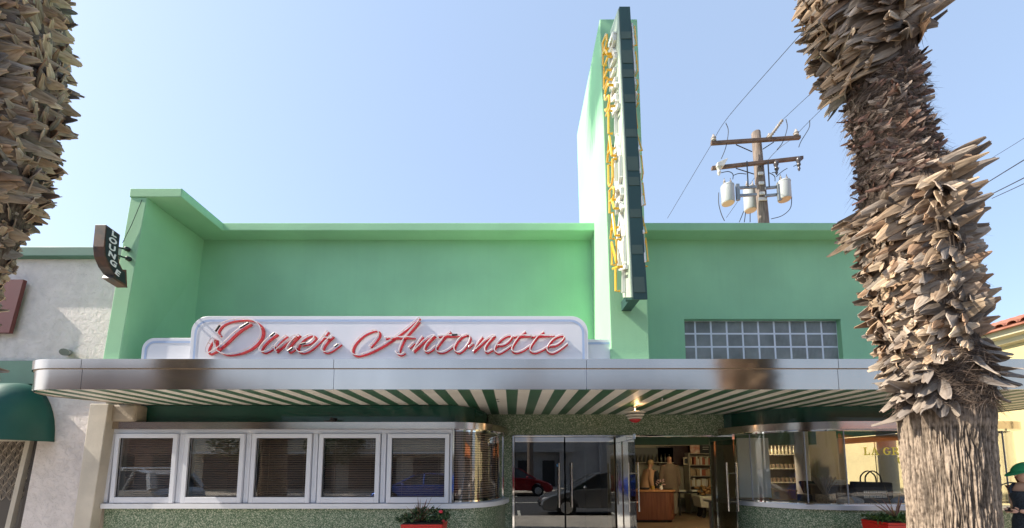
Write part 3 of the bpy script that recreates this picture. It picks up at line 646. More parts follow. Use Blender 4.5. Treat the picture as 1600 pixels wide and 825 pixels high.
def palm(name,label,D,tab,zones,barktop,height,lower_R):
    "tab: (z, x, core radius); zones: (z0,z1,density,projection)"
    base=interp(tab,0); P=thing('palm_tree',label,'palm tree',(base[0],D,0),group=None)
    ox=Vector((base[0],D,0))
    cx=lambda z: interp(tab,z)[0]-ox.x
    rad=lambda z: interp(tab,z)[1]
    # trunk
    bark=bpy.data.materials.get('palm_bark')
    if not bark:
        bark=bpy.data.materials.new('palm_bark'); bark.use_nodes=True; nt=bark.node_tree; N=nt.nodes; L=nt.links; b=N['Principled BSDF']; b.inputs['Roughness'].default_value=.92; b.inputs['Specular IOR Level'].default_value=.15
        at=N.new('ShaderNodeAttribute'); at.attribute_name='tone'; tc=N.new('ShaderNodeTexCoord')
        mp=N.new('ShaderNodeMapping'); mp.inputs['Scale'].default_value=(45,45,26); L.new(tc.outputs['Object'],mp.inputs[0])
        n=N.new('ShaderNodeTexNoise'); n.inputs['Scale'].default_value=1; n.inputs['Detail'].default_value=6; L.new(mp.outputs[0],n.inputs[0])
        r=ramp_node(N,[(.32,(.5,.47,.45)),(.5,(1,1,1)),(.7,(1.35,1.32,1.28))]); L.new(n.outputs[0],r.inputs[0])
        mx=N.new('ShaderNodeMix'); mx.data_type='RGBA'; mx.blend_type='MULTIPLY'; mx.inputs[0].default_value=1; L.new(at.outputs['Color'],mx.inputs[6]); L.new(r.outputs[0],mx.inputs[7]); L.new(mx.outputs[2],b.inputs['Base Color'])
        bp=N.new('ShaderNodeBump'); bp.inputs['Strength'].default_value=.8; bp.inputs['Distance'].default_value=.008; L.new(n.outputs[0],bp.inputs['Height']); L.new(bp.outputs[0],b.inputs['Normal'])
    cm=CM(); NS=440; zs=[i*.022 for i in range(int(barktop/.022)+1)]
    z=zs[-1]
    while z<height: z+=.12; zs.append(z)
    for z in zs:
        r0=rad(z)
        for k in range(NS):
            a=2*PI*k/NS; ca,sa=math.cos(a),math.sin(a)
            wob=mnoise.noise(Vector((ca*2,sa*2,z*1.6+5)))*.6+mnoise.noise(Vector((ca*6,sa*6,z*7)))*.14
            f=mnoise.noise(Vector((ca*13+wob*.9,sa*13+wob*.9,z*1.6))); g=mnoise.noise(Vector((ca*23+3+wob,sa*23,z*3.4)))
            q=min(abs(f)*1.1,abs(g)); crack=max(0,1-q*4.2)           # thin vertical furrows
            h=mnoise.noise(Vector((ca*8,sa*8,z*34)))
            blk=max(0,1-abs(h)*6)*.16
            am=1 if z<barktop-.3 else .45
            dr=-(crack*.022+blk*.006)*am+mnoise.noise(Vector((ca*3,sa*3,z*2)))*.014+mnoise.noise(Vector((ca*40,sa*40,z*40)))*.004
            r=r0+dr
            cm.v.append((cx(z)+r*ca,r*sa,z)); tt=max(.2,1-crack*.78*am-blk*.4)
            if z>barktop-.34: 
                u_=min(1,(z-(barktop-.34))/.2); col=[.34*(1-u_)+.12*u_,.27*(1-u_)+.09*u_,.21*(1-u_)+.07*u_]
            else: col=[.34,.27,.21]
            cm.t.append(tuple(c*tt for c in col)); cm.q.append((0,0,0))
    for i in range(len(zs)-1):
        for k in range(NS): cm.f.append((i*NS+k,i*NS+(k+1)%NS,(i+1)*NS+(k+1)%NS,(i+1)*NS+k))
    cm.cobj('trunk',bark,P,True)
    # leaf bases
    cm=CM(); sd=0
    for z0,z1,step,nper,proj,kind in zones:
        z=z0; row=0
        while z<z1:
            for k in range(nper):
                a=2*PI*(k+.5*(row%2)+random.uniform(-.3,.3))/nper
                r=Vector((math.cos(a),math.sin(a),0)); t=Vector((-math.sin(a),math.cos(a),0))
                zz=z+random.uniform(-.5,.5)*step+.10*r.x
                if kind=='spiral': zz=z+random.uniform(-.4,.4)*step+.16*r.x
                zl=max(0,zz); R0=rad(zl); sd+=1
                if kind in('boots','spiral'):
                    sg=random.choice((-1,1)) if abs(r.x)<.75 else random.choice((-1,1))
                    # on the left of the trunk tips hang, on the right they reach out
                    b=.10+.42*r.x*.6+random.uniform(-.2,.2)
                    side=sg*random.uniform(.45,1.25)
                    if r.y<-.3: 
                        side=(-1 if r.x<random.uniform(-.5,.5) else 1)*random.uniform(.35,1.3); b=.38*(1 if side>0 else -1)+random.uniform(-.15,.15)
                        # tangent at the front points +x
                    d=r*random.uniform(.18,.48)*proj[1]+t*side*.9+Vector((0,0,b))
                    ln=random.uniform(*proj[0])*.88; w=random.uniform(.075,.13)
                    col=random.choice(TONES) if random.random()<.86 else random.choice(GREYS)
                    f=random.uniform(.75,1.2); col=tuple(c*f for c in col)
                    p=Vector((cx(zl),0,zz))+r*(R0-.03)-t*side*.10
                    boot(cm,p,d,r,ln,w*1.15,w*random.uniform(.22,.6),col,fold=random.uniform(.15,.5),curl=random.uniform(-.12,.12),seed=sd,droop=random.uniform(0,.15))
                elif kind=='hang':
                    if r.y>.4: continue
                    if abs(r.x)<.66 and random.random()<.96: continue
                    if random.random()<.45: continue
                    d=r*random.uniform(.25,.7)+t*random.uniform(-.5,.5)+Vector((0,0,-random.uniform(.6,1.1)))
                    if abs(r.x)>.7 and random.random()<.3: d=r*1.0+t*random.uniform(-.3,.3)+Vector((0,0,random.uniform(-.5,.1)))
                    col=random.choice(GREYS); p=Vector((cx(zl),0,zz))+r*(R0+random.uniform(-.02,.04))
                    boot(cm,p,d,r,random.uniform(.14,.27),random.uniform(.07,.12),random.uniform(.03,.07),col,fold=random.uniform(.4,1.3),curl=random.uniform(-.3,.5),seed=sd,ragged=.6,thick=.008)
                elif kind=='chips':
                    d=r*random.uniform(.0,.18)+t*random.choice((-1,1))*random.uniform(.5,1.3)+Vector((0,0,random.uniform(-.3,.4)))
                    col=random.choice([(.20,.12,.09),(.24,.19,.16),(.15,.105,.085),(.34,.28,.23),(.22,.13,.105),(.12,.09,.075)])
                    p=Vector((cx(zl),0,zz))+r*(R0-.01)
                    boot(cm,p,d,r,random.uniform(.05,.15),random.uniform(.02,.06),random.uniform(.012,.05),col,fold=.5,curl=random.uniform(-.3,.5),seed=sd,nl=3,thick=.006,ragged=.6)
            z+=step; row+=1
    cm.cobj('leaf_bases',boot_m,P)
    # loose fibres
    cm=CM()
    def strand(p,d,ln,w,col,cu):
        b0=len(cm.v); s=d.cross(Vector((random.random()-.5,random.random()-.5,random.random()-.5))).normalized()*w
        n=4
        for i in range(n+1):
            t=i/n; c=p+d*ln*t+cu*t*t*ln; ww=s*(1-t*.85)
            cm.v+=[tuple(c-ww),tuple(c+ww)]; cm.t+=[col,col]; cm.q+=[(0,0,0)]*2
        for i in range(n): a=b0+2*i; cm.f.append((a,a+1,a+3,a+2))
    for z0,z1,step,nper,proj,kind in zones:
        if kind not in('hang','chips','spiral'): continue
        cnt=int((z1-z0)*(9000 if kind=='hang' else 3200 if kind=='chips' else 500))
        for i in range(cnt):
            z=random.uniform(z0-(.12 if kind=='hang' else 0),z1); a=random.uniform(0,2*PI); r=Vector((math.cos(a),math.sin(a),0)); t=Vector((-math.sin(a),math.cos(a),0))
            if r.y>.5: continue
            lay=r*random.uniform(.03,.25)+t*random.choice((-1,1))*random.uniform(.4,1)+Vector((0,0,random.uniform(-.45,.35)))
            k=random.choice([(.17,.13,.105),(.11,.085,.07),(.24,.19,.155),(.075,.06,.05),(.15,.105,.08)])
            strand(Vector((cx(z),0,z))+r*(rad(z)+random.uniform(0,.02)),lay.normalized(),random.uniform(.06,.20),random.uniform(.0012,.003),k,Vector((0,0,-.3))+r*random.uniform(-.1,.15))
    if cm.v: cm.cobj('fibre_mat',fiber_m,P)
    # crown of fan leaves, far above the frame
    cm=MB(); top=Vector((cx(height),0,height))
    random.seed(11)
    for k in range(46):
        a=random.uniform(0,2*PI); el=random.uniform(-.9,1.2); d=Vector((math.cos(a)*math.cos(el),math.sin(a)*math.cos(el),math.sin(el))); s=d.cross(Vector((0,0,1))).normalized(); u=s.cross(d)
        c=top+d*random.uniform(.9,1.2); cm.tube([top,c],.02,4)
        for j in range(13):
            th=(j-6)*.2; e=d*math.cos(th)+s*math.sin(th); q=c+e*random.uniform(.8,1.05)-Vector((0,0,.18)); m_=c+e*.5; wv=(s*math.cos(th)-d*math.sin(th))*.035
            cm.add([c,m_-wv,q,m_+wv+u*.02],[(0,1,2,3)])
    cm.obj('crown',M('palm_leaf_green',(.06,.11,.035),.5,var=.2),P)
    return P
def ptab(rows,D,kk=.76):
    t=[]
    for px,py,rp in rows:
        w=W(px,py,D); e=W(px+rp,py,D); t.append((w.z,w.x,(e.x-w.x)*kk))
    t.sort(); return t
DP=3.45
tabR=ptab([(1492,860,69),(1485,780,69),(1477,700,69),(1474,650,71),(1468,600,68),(1453,540,68),(1444,480,72),(1436,420,75),(1428,360,75),(1412,300,68),(1396,240,55),(1384,190,53),(1378,140,55),(1366,90,66),(1354,40,76),(1346,-20,80),(1340,-120,68)],DP)
tabR=[(0,tabR[0][1]+.03,.305)]+tabR+[(tabR[-1][0]+1.2,tabR[-1][1]-.05,.27),(13,tabR[-1][1]+.1,.24)]
zz=lambda py: W(1450,py,DP).z
random.seed(5)
palm('palm_tree','leaning palm with a narrow neck and furrowed lower bark, beside the woman in the cap',DP,tabR,
 [(zz(618),zz(548),.032,26,None,'hang'),(zz(548),zz(330),.036,22,((.19,.31),.95),'spiral'),(zz(330),zz(296),.034,20,((.28,.46),1.4),'spiral'),
  (zz(290),zz(128),.022,24,None,'chips'),(zz(104),zz(50),.038,20,((.22,.40),1.3),'spiral'),(zz(50),zz(-230),.038,23,((.22,.34),1.3),'boots')],zz(612),13,.4)
tabL=ptab([(-118,700,60),(-112,600,62),(-104,520,64),(-90,440,72),(-66,360,80),(-44,280,88),(-30,200,94),(-18,120,98),(-18,40,100),(-18,-60,96)],DP)
tabL=[(0,tabL[0][1]-.02,.30)]+tabL+[(tabL[-1][0]+1.5,tabL[-1][1],.27),(13,tabL[-1][1]-.2,.24)]
random.seed(9)
palm('palm_tree','palm trunk shingled with old leaf bases in front of the white stucco building',DP,tabL,
 [(zz(600),zz(540),.04,18,None,'hang'),(zz(545),zz(330),.036,22,((.14,.24),.8),'boots'),(zz(330),zz(-230),.038,23,((.20,.32),1.25),'boots')],zz(585),13.4,.4)
# ------------------------------------------------------------------ planters
def planter(name,label,plabel,x0,x1,y0,y1,zt,seed,spike_h,nsp,lean):
    random.seed(seed); t=thing('planter',label,'planter',((x0+x1)/2,(y0+y1)/2,0),group='red planters below the windows')
    w,d=(x1-x0)/2,(y1-y0)/2; m=MB(); q=.72
    m.hexa([(-w*q,-d*q,0),(w*q,-d*q,0),(w*q,d*q,0),(-w*q,d*q,0)],[(-w,-d,zt-.03),(w,-d,zt-.03),(w,d,zt-.03),(-w,d,zt-.03)])
    m.obj('pot',M('red_planter_paint',(.55,.02,.012),.35,var=.06) if 'red_planter_paint' not in bpy.data.materials else bpy.data.materials['red_planter_paint'],t,bevel=.008)
    MB().box(-w,w,-d,d,zt-.029,zt).obj('rim',bpy.data.materials['red_planter_paint'],t,bevel=.006)
    MB().box(-w+.02,w-.02,-d+.02,d-.02,zt+.001,zt+.012).obj('soil',M('soil',(.04,.03,.02),.95) if 'soil' not in bpy.data.materials else bpy.data.materials['soil'],t)
    pl=thing('spiky_plant',plabel,'plant',((x0+x1)/2,(y0+y1)/2,zt+.01),group=None)
    cm=CM(); 
    def blade(p,d,ln,w_,col,droop):
        b0=len(cm.v); s=d.cross(Vector((0,0,1))); s=(s.normalized() if s.length>1e-3 else Vector((1,0,0)))*w_; n=6
        nn=s.cross(d).normalized()
        for i in range(n+1):
            u=i/n; c=p+d*ln*u+Vector((0,0,-droop*ln*u*u)); wv=math.sin(PI*min(.97,.16+u*.84))
            cm.v+=[tuple(c-s*wv),tuple(c+nn*w_*.4*wv*-1),tuple(c+s*wv)]; g=.7+.5*u; cm.t+=[tuple(k*g for k in col)]*3; cm.q+=[(u*3,0,seed),(u*3,2,seed),(u*3,4,seed)]
        for i in range(n):
            a=b0+3*i; cm.f+=[(a,a+1,a+4,a+3),(a+1,a+2,a+5,a+4)]
    for i in range(nsp):
        a=random.uniform(0,2*PI); el=random.uniform(.25,1.45); dv=Vector((math.cos(a)*math.cos(el),math.sin(a)*math.cos(el),math.sin(el)))
        blade(Vector((lean,-.03,0)),dv,spike_h*random.uniform(.6,1.05),random.uniform(.009,.016),random.choice([(.20,.085,.07),(.30,.19,.12),(.16,.06,.055),(.25,.15,.08)]),random.uniform(0,.35))
    cm.cobj('sword_leaf',vmat('bronze_leaf',.5),pl)
    cm=CM()
    bx_=thing('leafy_shrub',('low dark glossy shrub with a red bloom in the left red planter' if x0<0 else 'low green grassy plant filling the red planter beside the palm'),'plant',((x0+x1)/2,(y0+y1)/2,zt+.01))
    n=750 if x0<0 else 420
    for i in range(n):
        px=random.uniform(-w-.06,w+.06); py=random.uniform(-d-.03,d); hh=random.uniform(.02,.19 if x0<0 else .1)*(1-.4*abs(px)/w)
        if x0<0:
            if px<-.15: hh*=.7
            d_=Vector((random.uniform(-1,1),random.uniform(-1,1),random.uniform(-.2,1))).normalized(); blade(Vector((px,py,hh)),d_,random.uniform(.03,.055),.011,random.choice([(.03,.07,.025),(.045,.10,.035),(.02,.045,.02),(.07,.12,.05)]),.1)
        else:
            d_=Vector((random.uniform(-1,1),random.uniform(-1,1),random.uniform(.1,1))).normalized(); blade(Vector((px*.9,py,.02)),d_,random.uniform(.10,.20),.009,random.choice([(.07,.16,.04),(.10,.22,.06),(.05,.10,.03)]),.5)
    cm.cobj('foliage',vmat('leaf_green' ,.45),bx_)
    if x0<0:
        fm=M('red_flower',(.6,.02,.05),.5)
        MB().lathe([(.002,-.02),(.02,-.012),(.026,.002),(.018,.016),(.003,.02)],w-.02,-d,.15,9).obj('flower',fm,bx_); MB().lathe([(.002,-.02),(.017,-.012),(.022,.002),(.014,.014),(.003,.02)],w+.01,-d+.02,.03,9).obj('flower',fm,bx_)
planter('planter','square red planter with a spiky bronze plant under the rightmost small window','bronze spiky cordyline plant in the red planter under the windows',-1.39,-.87,5.2,5.62,.835,21,.36,26,-.06)
planter('planter','faceted red planter with grassy greenery beside the palm trunk','bronze spiky plant rising over the red planter beside the palm trunk',4.69,5.27,5.2,5.6,.855,22,.46,13,-.02)
# ------------------------------------------------------------------ left neighbour
NB=thing('stucco_building','white rough stucco building with a green cornice and round green awning at the left edge','building',(-9,6.0,0)); NB.location=(0,0,0)
def at(px,py,D): return W(px,py,D)
m=MB(); zc=at(90,405,6.0).z
m.hexa([(-14,6.0,2.9),(-5.35,6.0,2.9),(-5.35,12,2.9),(-14,12,2.9)],[(-14,6.0,zc),(-4.9,6.0,zc),(-4.9,12,zc),(-14,12,zc)])
m.hexa([(-7.12,6.0,0),(-6.06,6.0,0),(-6.06,12,0),(-7.12,12,0)],[(-6.88,6.0,2.9),(-6.0,6.0,2.9),(-6.0,12,2.9),(-6.88,12,2.9)])
m.box(-14,-9.8,6.0,12,0,2.9)
m.obj('wall',white_wall,NB)
corn=M('green_cornice',(.07,.16,.12),.6,var=.15); zt2=at(90,388,5.95).z
m=MB(); m.box(-14,-4.98,5.9,12,zc,zt2); m.obj('cornice',corn,NB,bevel=.01)
m=MB(); a=at(60,577,5.98).z; b=at(60,588,5.98).z; m.box(-14,-6.2,5.94,6.0,b-.12,a+.12); m.obj('string_course',corn,NB)
aw=M('green_awning_canvas',(.006,.080,.065),.5,var=.12,vs_=2)
xr=at(88,680,5.6).x; za=at(60,598,5.9).z; zb2=at(60,683,5.3).z
xr=-6.70
pr=[(5.99,za)]+[(5.99-.72*math.sin(R(t)),zb2+(za-zb2)*math.cos(R(t))) for t in range(10,91,10)]+[(5.27,zb2-.02)]
m=MB(); rings=[[(x,y,z) for y,z in pr] for x in (-12,-10,-8.6)]+[[(xr-.5+.5*math.sin(R(a))*(5.99-y)/.72,5.99-(5.99-y)*math.cos(R(a)),z) for y,z in pr] for a in range(0,91,10)]
m.loft(rings,cap=False,closed=False); awo=m.obj('awning',aw,NB,smooth=True); so=awo.modifiers.new('s','SOLIDIFY'); so.thickness=.01
m=MB(); m.box(-9.8,-7.2,6.25,6.3,0,2.9); m.obj('shopfront_screen',M('patterned_screen',(.07,.055,.045),.5),NB)
# leaf pattern screen: lattice of arcs on a pale ground
pt=MB()
for r_ in range(10):
    for c_ in range(12):
        x=-8.6+c_*.13+(.065 if r_%2 else 0); z=1.05+r_*.105
        for s in (-1,1):
            for q in (.06,.04,.02):
                pts=[(x+s*q*math.sin(PI*i/8)*1.0,6.243,z+.17*i/8*(.6+q*6)) for i in range(9)]
                pt.tube(pts,.0035,4)
pt.obj('leaf_lattice',M('lattice_cream',(.45,.38,.30),.6),NB)
m=MB(); m.hexa([(-7.19,6.02,0),(-7.10,6.02,0),(-7.10,6.2,0),(-7.19,6.2,0)],[(-7.01,6.02,2.2),(-6.92,6.02,2.2),(-6.92,6.2,2.2),(-7.01,6.2,2.2)]); m.box(-9.6,-7.0,6.04,6.1,2.02,2.08)
for i in range(5): m.box(-7.3-i*.35,-7.26-i*.35,6.04,6.1,2.08,2.35)
m.obj('door_frame',M('dark_bronze_frame',(.05,.04,.035),.4,.5),NB)
m=MB(); m.hexa([(-7.45,6.06,0),(-7.38,6.06,0),(-7.38,6.12,0),(-7.45,6.12,0)],[(-7.20,6.06,2.02),(-7.13,6.06,2.02),(-7.13,6.12,2.02),(-7.20,6.12,2.02)]); m.box(-9.6,-7.2,6.06,6.12,1.93,2.02); m.obj('door_leaf_frame',beige,NB)
m=MB(); w=at(30,440,5.97); w2=at(45,440,5.97); w3=at(28,522,5.97)
m.hexa([(-8.2,5.9,w3.z),(w3.x-.05,5.9,w3.z),(w3.x-.05,5.95,w3.z),(-8.2,5.95,w3.z)],[(-8.2,5.9,w.z),(w2.x,5.9,w.z),(w2.x,5.95,w.z),(-8.2,5.95,w.z)])
o=m.obj('wall_sign',M('dull_red_panel',(.13,.03,.032),.6,var=.1)); tag(o,'plain dull red sign panel on the white stucco wall behind the left palm','sign')
p=at(100,550,5.97); q=at(88,549,5.55); m=MB(); m.tube([p,(q.x+.05,5.7,q.z),q],.05,12); m.lathe([(.075,-.01),(.075,.01)],0,0,0,3); m=MB(); m.tube([(p.x+.03,5.99,p.z),(q.x+.03,5.62,q.z+.01)],.05,14); o=m.obj('drain_pipe',M('grey_pipe',(.16,.16,.17),.5,var=.2),None,smooth=True); tag(o,'short grey drain spout poking out of the stucco wall above the canopy end','pipe')
# ------------------------------------------------------------------ right neighbour
YB=thing('tile_roof_building','pale yellow building with a red clay tile roof at the right edge','building',(13,12,0)); YB.location=(0,0,0)
yel=M('yellow_stucco',(.58,.48,.25),.85,var=.08,vs_=2,bump=.25,bs=30); crm=M('cream_trim',(.62,.55,.38),.6,var=.05)
ze=4.62
MB().box(11.25,18,2,30,0,ze-.1).obj('wall',yel,YB)
m=MB(); m.prism([(11.25,ze-.34),(11.13,ze-.30),(11.10,ze-.20),(10.98,ze-.16),(10.95,ze-.03),(11.25,ze-.03)],1.8,30.2,'y')
m.obj('eave_moulding',crm,YB)
m=MB(); tm=M('clay_tile',(.27,.085,.05),.8,var=.45,vs_=3.1,vcol=(.42,.20,.135),bump=.3)
sl_=math.tan(R(17)); y=1.8
while y<24:
    for k in range(16):
        x0=10.85+k*.36; z0=ze+(x0-10.85)*sl_; n=6
        vs_=[]
        for xx,rr,dz in ((x0,.105,.03),(x0+.42,.085,0)):
            for j in range(n+1):
                a=PI*j/n; vs_.append((xx,y+.12-math.cos(a)*rr,z0+(xx-x0)*sl_+dz+math.sin(a)*rr*.85))
        for xx,rr,dz in ((x0,.09,.03),): 
            for j in range(n+1): a=PI*j/n; vs_.append((xx,y+.12-math.cos(a)*rr,z0+dz+math.sin(a)*rr*.7-.0))
        m.add(vs_,[(j,j+1,n+2+j,n+1+j) for j in range(n)]+[(j,2*n+2+j,2*n+3+j,j+1) for j in range(n)])
    y+=.24
m.obj('roof_tiles',tm,YB,smooth=True)
m=MB(); m.hexa([(10.86,1.8,ze-.03),(18,1.8,ze-.03),(18,30,ze-.03),(10.86,30,ze-.03)],[(10.86,1.8,ze+.01),(18,1.8,ze+.01+7.14*sl_),(18,30,ze+.01+7.14*sl_),(10.86,30,ze+.01)]); m.obj('roof_deck',tm,YB)
# ------------------------------------------------------------------ utility pole
DU=14.6
wp=M('weathered_pole_wood',(.18,.14,.115),.85,var=.4,vs_=3,scale=(7,7,.8),bump=.4,bs=20); arm_m=M('crossarm_wood',(.12,.075,.055),.85,var=.35,vs_=4)
tank=M('transformer_grey',(.40,.41,.41),.5,var=.06,vs_=3); galv=M('galvanised_steel',(.22,.24,.26),.5,.5,var=.1); porc=M('porcelain_insulator',(.34,.30,.27),.3,var=.3,vs_=9)
pb=at(1194,345,DU); ptp=at(1181,207,DU); U=thing('utility_pole','weathered wooden utility pole with two crossarms and three transformers behind the diner roof','utility pole',(pb.x+.15,DU,0)); uo=Vector((pb.x+.15,DU,0))
def ul(px,py,d=0): v=at(px,py,DU+d)-uo; return v
tp=ul(1181,207)
MB().tube([(0,0,0),ul(1193,345),tp-Vector((0,0,.02)),tp],[.20,.185,.155,.145],14).obj('pole',wp,U,smooth=True)
for (x0,y0),(x1,y1) in (((1111,224),(1250,215)),((1112,263),(1254,247))):
    a=ul(x0,y0,-.28); b=ul(x1,y1,-.28); dv=(b-a).normalized(); h=Vector((0,0,.06)); f=Vector((0,.055,0))
    MB().hexa([a-h-f,b-h-f,b-h+f,a-h+f],[a+h-f,b+h-f,b+h+f,a+h+f]).obj('crossarm',arm_m,U,bevel=.008)
for p in ((1150,226,1175,237),(1209,222,1192,233),(1150,263,1178,272)): MB().tube([ul(p[0],p[1],-.3),ul(p[2],p[3],-.2)],.018,5).obj('brace',dkmetal,U)
for x in (1172,1200): MB().tube([ul(x-5 if x<1180 else x,252,-.4),ul(x-3 if x<1180 else x+2,292,-.4)],.022,6).obj('brace',dkmetal,U)
def insul(px,py,h=.22,r=.085,nm='insulator',mt=None):
    b=ul(px,py,-.28); m=MB(); m.lathe([(.03,-.02),(.05,.0),(r,.03),(r*.8,h*.3),(r,h*.45),(r*.7,h*.6),(r*.55,h*.75),(.03,h)],b.x,b.y,b.z,12); return m.obj(nm,mt or porc,U,smooth=True)
insul(1115,221,.28,.10);insul(1244,213,.28,.10);insul(1202,217,.22,.10)
for px,py in ((1213,262),(1248,256)):
    b=ul(px,py,-.35); m=MB(); m.lathe([(.02,-.28),(.05,-.2),(.03,-.12),(.07,-.05),(.05,.04),(.08,.1),(.09,.2),(.05,.26),(.02,.3)],b.x,b.y,b.z,10); m.obj('cutout_fuse',porc if 0 else M('dark_porcelain',(.06,.05,.05),.3),U,smooth=True)
b=ul(1123,262,-.35); m=MB(); m.lathe([(.03,-.3),(.07,-.2),(.05,-.1),(.09,0)],b.x,b.y,b.z,10); m.hexa([(b.x-.1,b.y-.1,b.z),(b.x+.15,b.y-.1,b.z),(b.x+.15,b.y+.1,b.z),(b.x-.1,b.y+.1,b.z)],[(b.x-.08,b.y-.1,b.z+.14),(b.x+.32,b.y-.1,b.z+.32),(b.x+.32,b.y+.1,b.z+.32),(b.x-.08,b.y+.1,b.z+.14)]); m.obj('cutout_fuse',M('white_porcelain',(.55,.52,.48),.4,var=.2,vs_=8),U,bevel=.01)
for px,pt_,pb_,dd,lab in ((1137,290,318,-.35,'l'),(1172,294,329,.42,'c'),(1225,284,312,-.35,'r')):
    c=ul(px,(pt_+pb_)/2,dd); h=(ul(px,pt_,dd)-ul(px,pb_,dd)).z/2*.98; r=.225
    m=MB(); m.lathe([(r*.3,-h+.0),(r*.93,-h),(r,-h+.03),(r,h-.05),(r*1.03,h-.05),(r*1.03,h-.02),(r*.8,h+.03),(.02,h+.05)],c.x,c.y,c.z,24); t_=m.obj('transformer',tank,U,smooth=True)
    m=MB(); m.lathe([(r*.9,-.012),(r*.9,.0)],c.x,c.y,c.z-h-.001,24); m.obj('tank_bottom',M('tank_bottom_tan',(.55,.42,.28),.6),t_)
    for dx in (-.10,.13):
        m=MB(); m.lathe([(.03,0),(.06,.02),(.035,.06),(.055,.09),(.03,.13),(.045,.16),(.015,.24),(.012,.3)],c.x+dx,c.y,c.z+h,10); m.obj('bushing',porc,t_,smooth=True)
m=MB(); 
for y0 in (294,306):
    for a,b in ((1150,1182),(1196,1216)):
        p=ul(a,y0,-.3); q=ul(b,y0-2,-.3); m.hexa([p-Vector((0,.03,.045)),q-Vector((0,.03,.045)),q+Vector((0,.03,-.045)),p+Vector((0,.03,-.045))],[p+Vector((0,-.03,.045)),q+Vector((0,-.03,.045)),q+Vector((0,.03,.045)),p+Vector((0,.03,.045))])
for x in (1152,1217): p=ul(x,288,-.4);q=ul(x+1,313,-.4); m.box(p.x-.06,p.x+.06,p.y-.04,p.y+.04,q.z,p.z)
m.obj('mounting_bracket',galv,U)
bw=M('band_white',(.6,.58,.55),.6)
for y in (271,286,302,311): p=ul(1188.5+(y-271)*.08,y,-.22); w_=.09 if y<311 else .15; MB().box(p.x-w_,p.x+w_,p.y-.03,p.y+.02,p.z-.05,p.z+.05).obj('pole_band',bw,U)
wire=M('black_wire',(.02,.02,.022),.6)
def curve_px(pts,r,name,mt,parent=None,d=-.3,k=6):
    P=[ul(x,y,d)+(Vector((0,0,0)) if parent else uo) for x,y in pts]; m=MB(); m.tube(catmull(P,k),r,5); return m.obj(name,mt,parent,smooth=True)
for pts in ([(1134,192),(1138,205),(1134,230),(1127,248)],[(1228,186),(1230,200),(1223,222),(1214,234)],[(1265,188),(1264,200),(1252,220),(1248,230)],[(1127,270),(1138,268),(1145,272),(1145,280)],[(1146,274),(1155,271),(1166,272)],[(1217,262),(1214,268),(1206,270)],[(1202,270),(1210,275),(1211,283)],[(1213,276),(1222,268),(1230,263)],[(1240,260),(1248,256)],
  [(1123,301),(1123,318),(1127,334),(1132,345)],[(1237,307),(1235,325),(1222,337),(1205,342)],[(1162,330),(1158,340),(1155,347)],[(1165,332),(1163,347)],[(1172,333),(1172,347)]):
    curve_px(pts,.014,'jumper_cable',wire,U)
a=ul(1203,214,-.35); b=ul(1223,187,-.6); m=MB(); n=9
for i in range(n): 
    c=a.lerp(b,i/(n-1)); 
m.tube([a.lerp(b,i/16) for i in range(17)],[.035+(.03 if i%2 else 0) for i in range(17)],8); m.obj('strain_insulator',porc,U,smooth=True)
# span wires: from the pole out over the street to the upper right and down to the left
def span(pts,r,label):
    m=MB(); m.tube(catmull([at(*p) for p in pts],8),r,5); o=m.obj('power_line',wire,None,smooth=True); tag(o,label,'power line',group='overhead wires near the pole')
span([(1115,219,DU-.3),(1140,180,12.8),(1252,52,9.5),(1330,-40,8)],.009,'thin wire rising from the left end of the upper crossarm')
span([(1115,221,DU-.3),(1100,245,15.5),(1043,341,19)],.010,'thin wire dropping left from the upper crossarm to the roofline')
span([(1223,187,DU-.6),(1290,125,12),(1420,10,9)],.009,'thin wire rising from the slanted strain insulator behind the palm')
span([(1244,212,DU-.3),(1268,186,13.6),(1460,0,9)],.009,'thin wire rising from the right end of the upper crossarm')
span([(1240,215,DU-.1),(1200,250,15.5),(1135,340,19)],.010,'faint wire dropping behind the pole toward the roof')
span([(1535,290,13),(1600,250,10.5),(1700,190,8)],.016,'upper black cable right of the palm')
span([(1540,308,13),(1600,278,10.5),(1700,225,8)],.016,'lower black cable right of the palm')
span([(1525,262,13),(1600,216,10.5),(1700,150,8)],.007,'faint wire above the two black cables right of the palm')
span([(1550,310,13),(1600,287,10.5),(1700,238,8)],.012,'lowest thin black cable right of the palm')
m=MB(); m.tube([W(345,347,6.3),W(335,341,5.9),(W(160,340,5).x+.6,4.99,W(222,325,5).z+.0)],.003,4)
m=MB(); m.tube([(W(222,312,4.99).x,4.99,W(222,312,4.99).z),(W(206,352,4.99).x,4.985,W(206,352,4.99).z),(W(192,380,4.99).x,4.985,W(192,380,4.99).z)],.004,4); tag(m.obj('sign_cable',black),'thin dark cable on the green wing above the lounge sign brackets','cable')
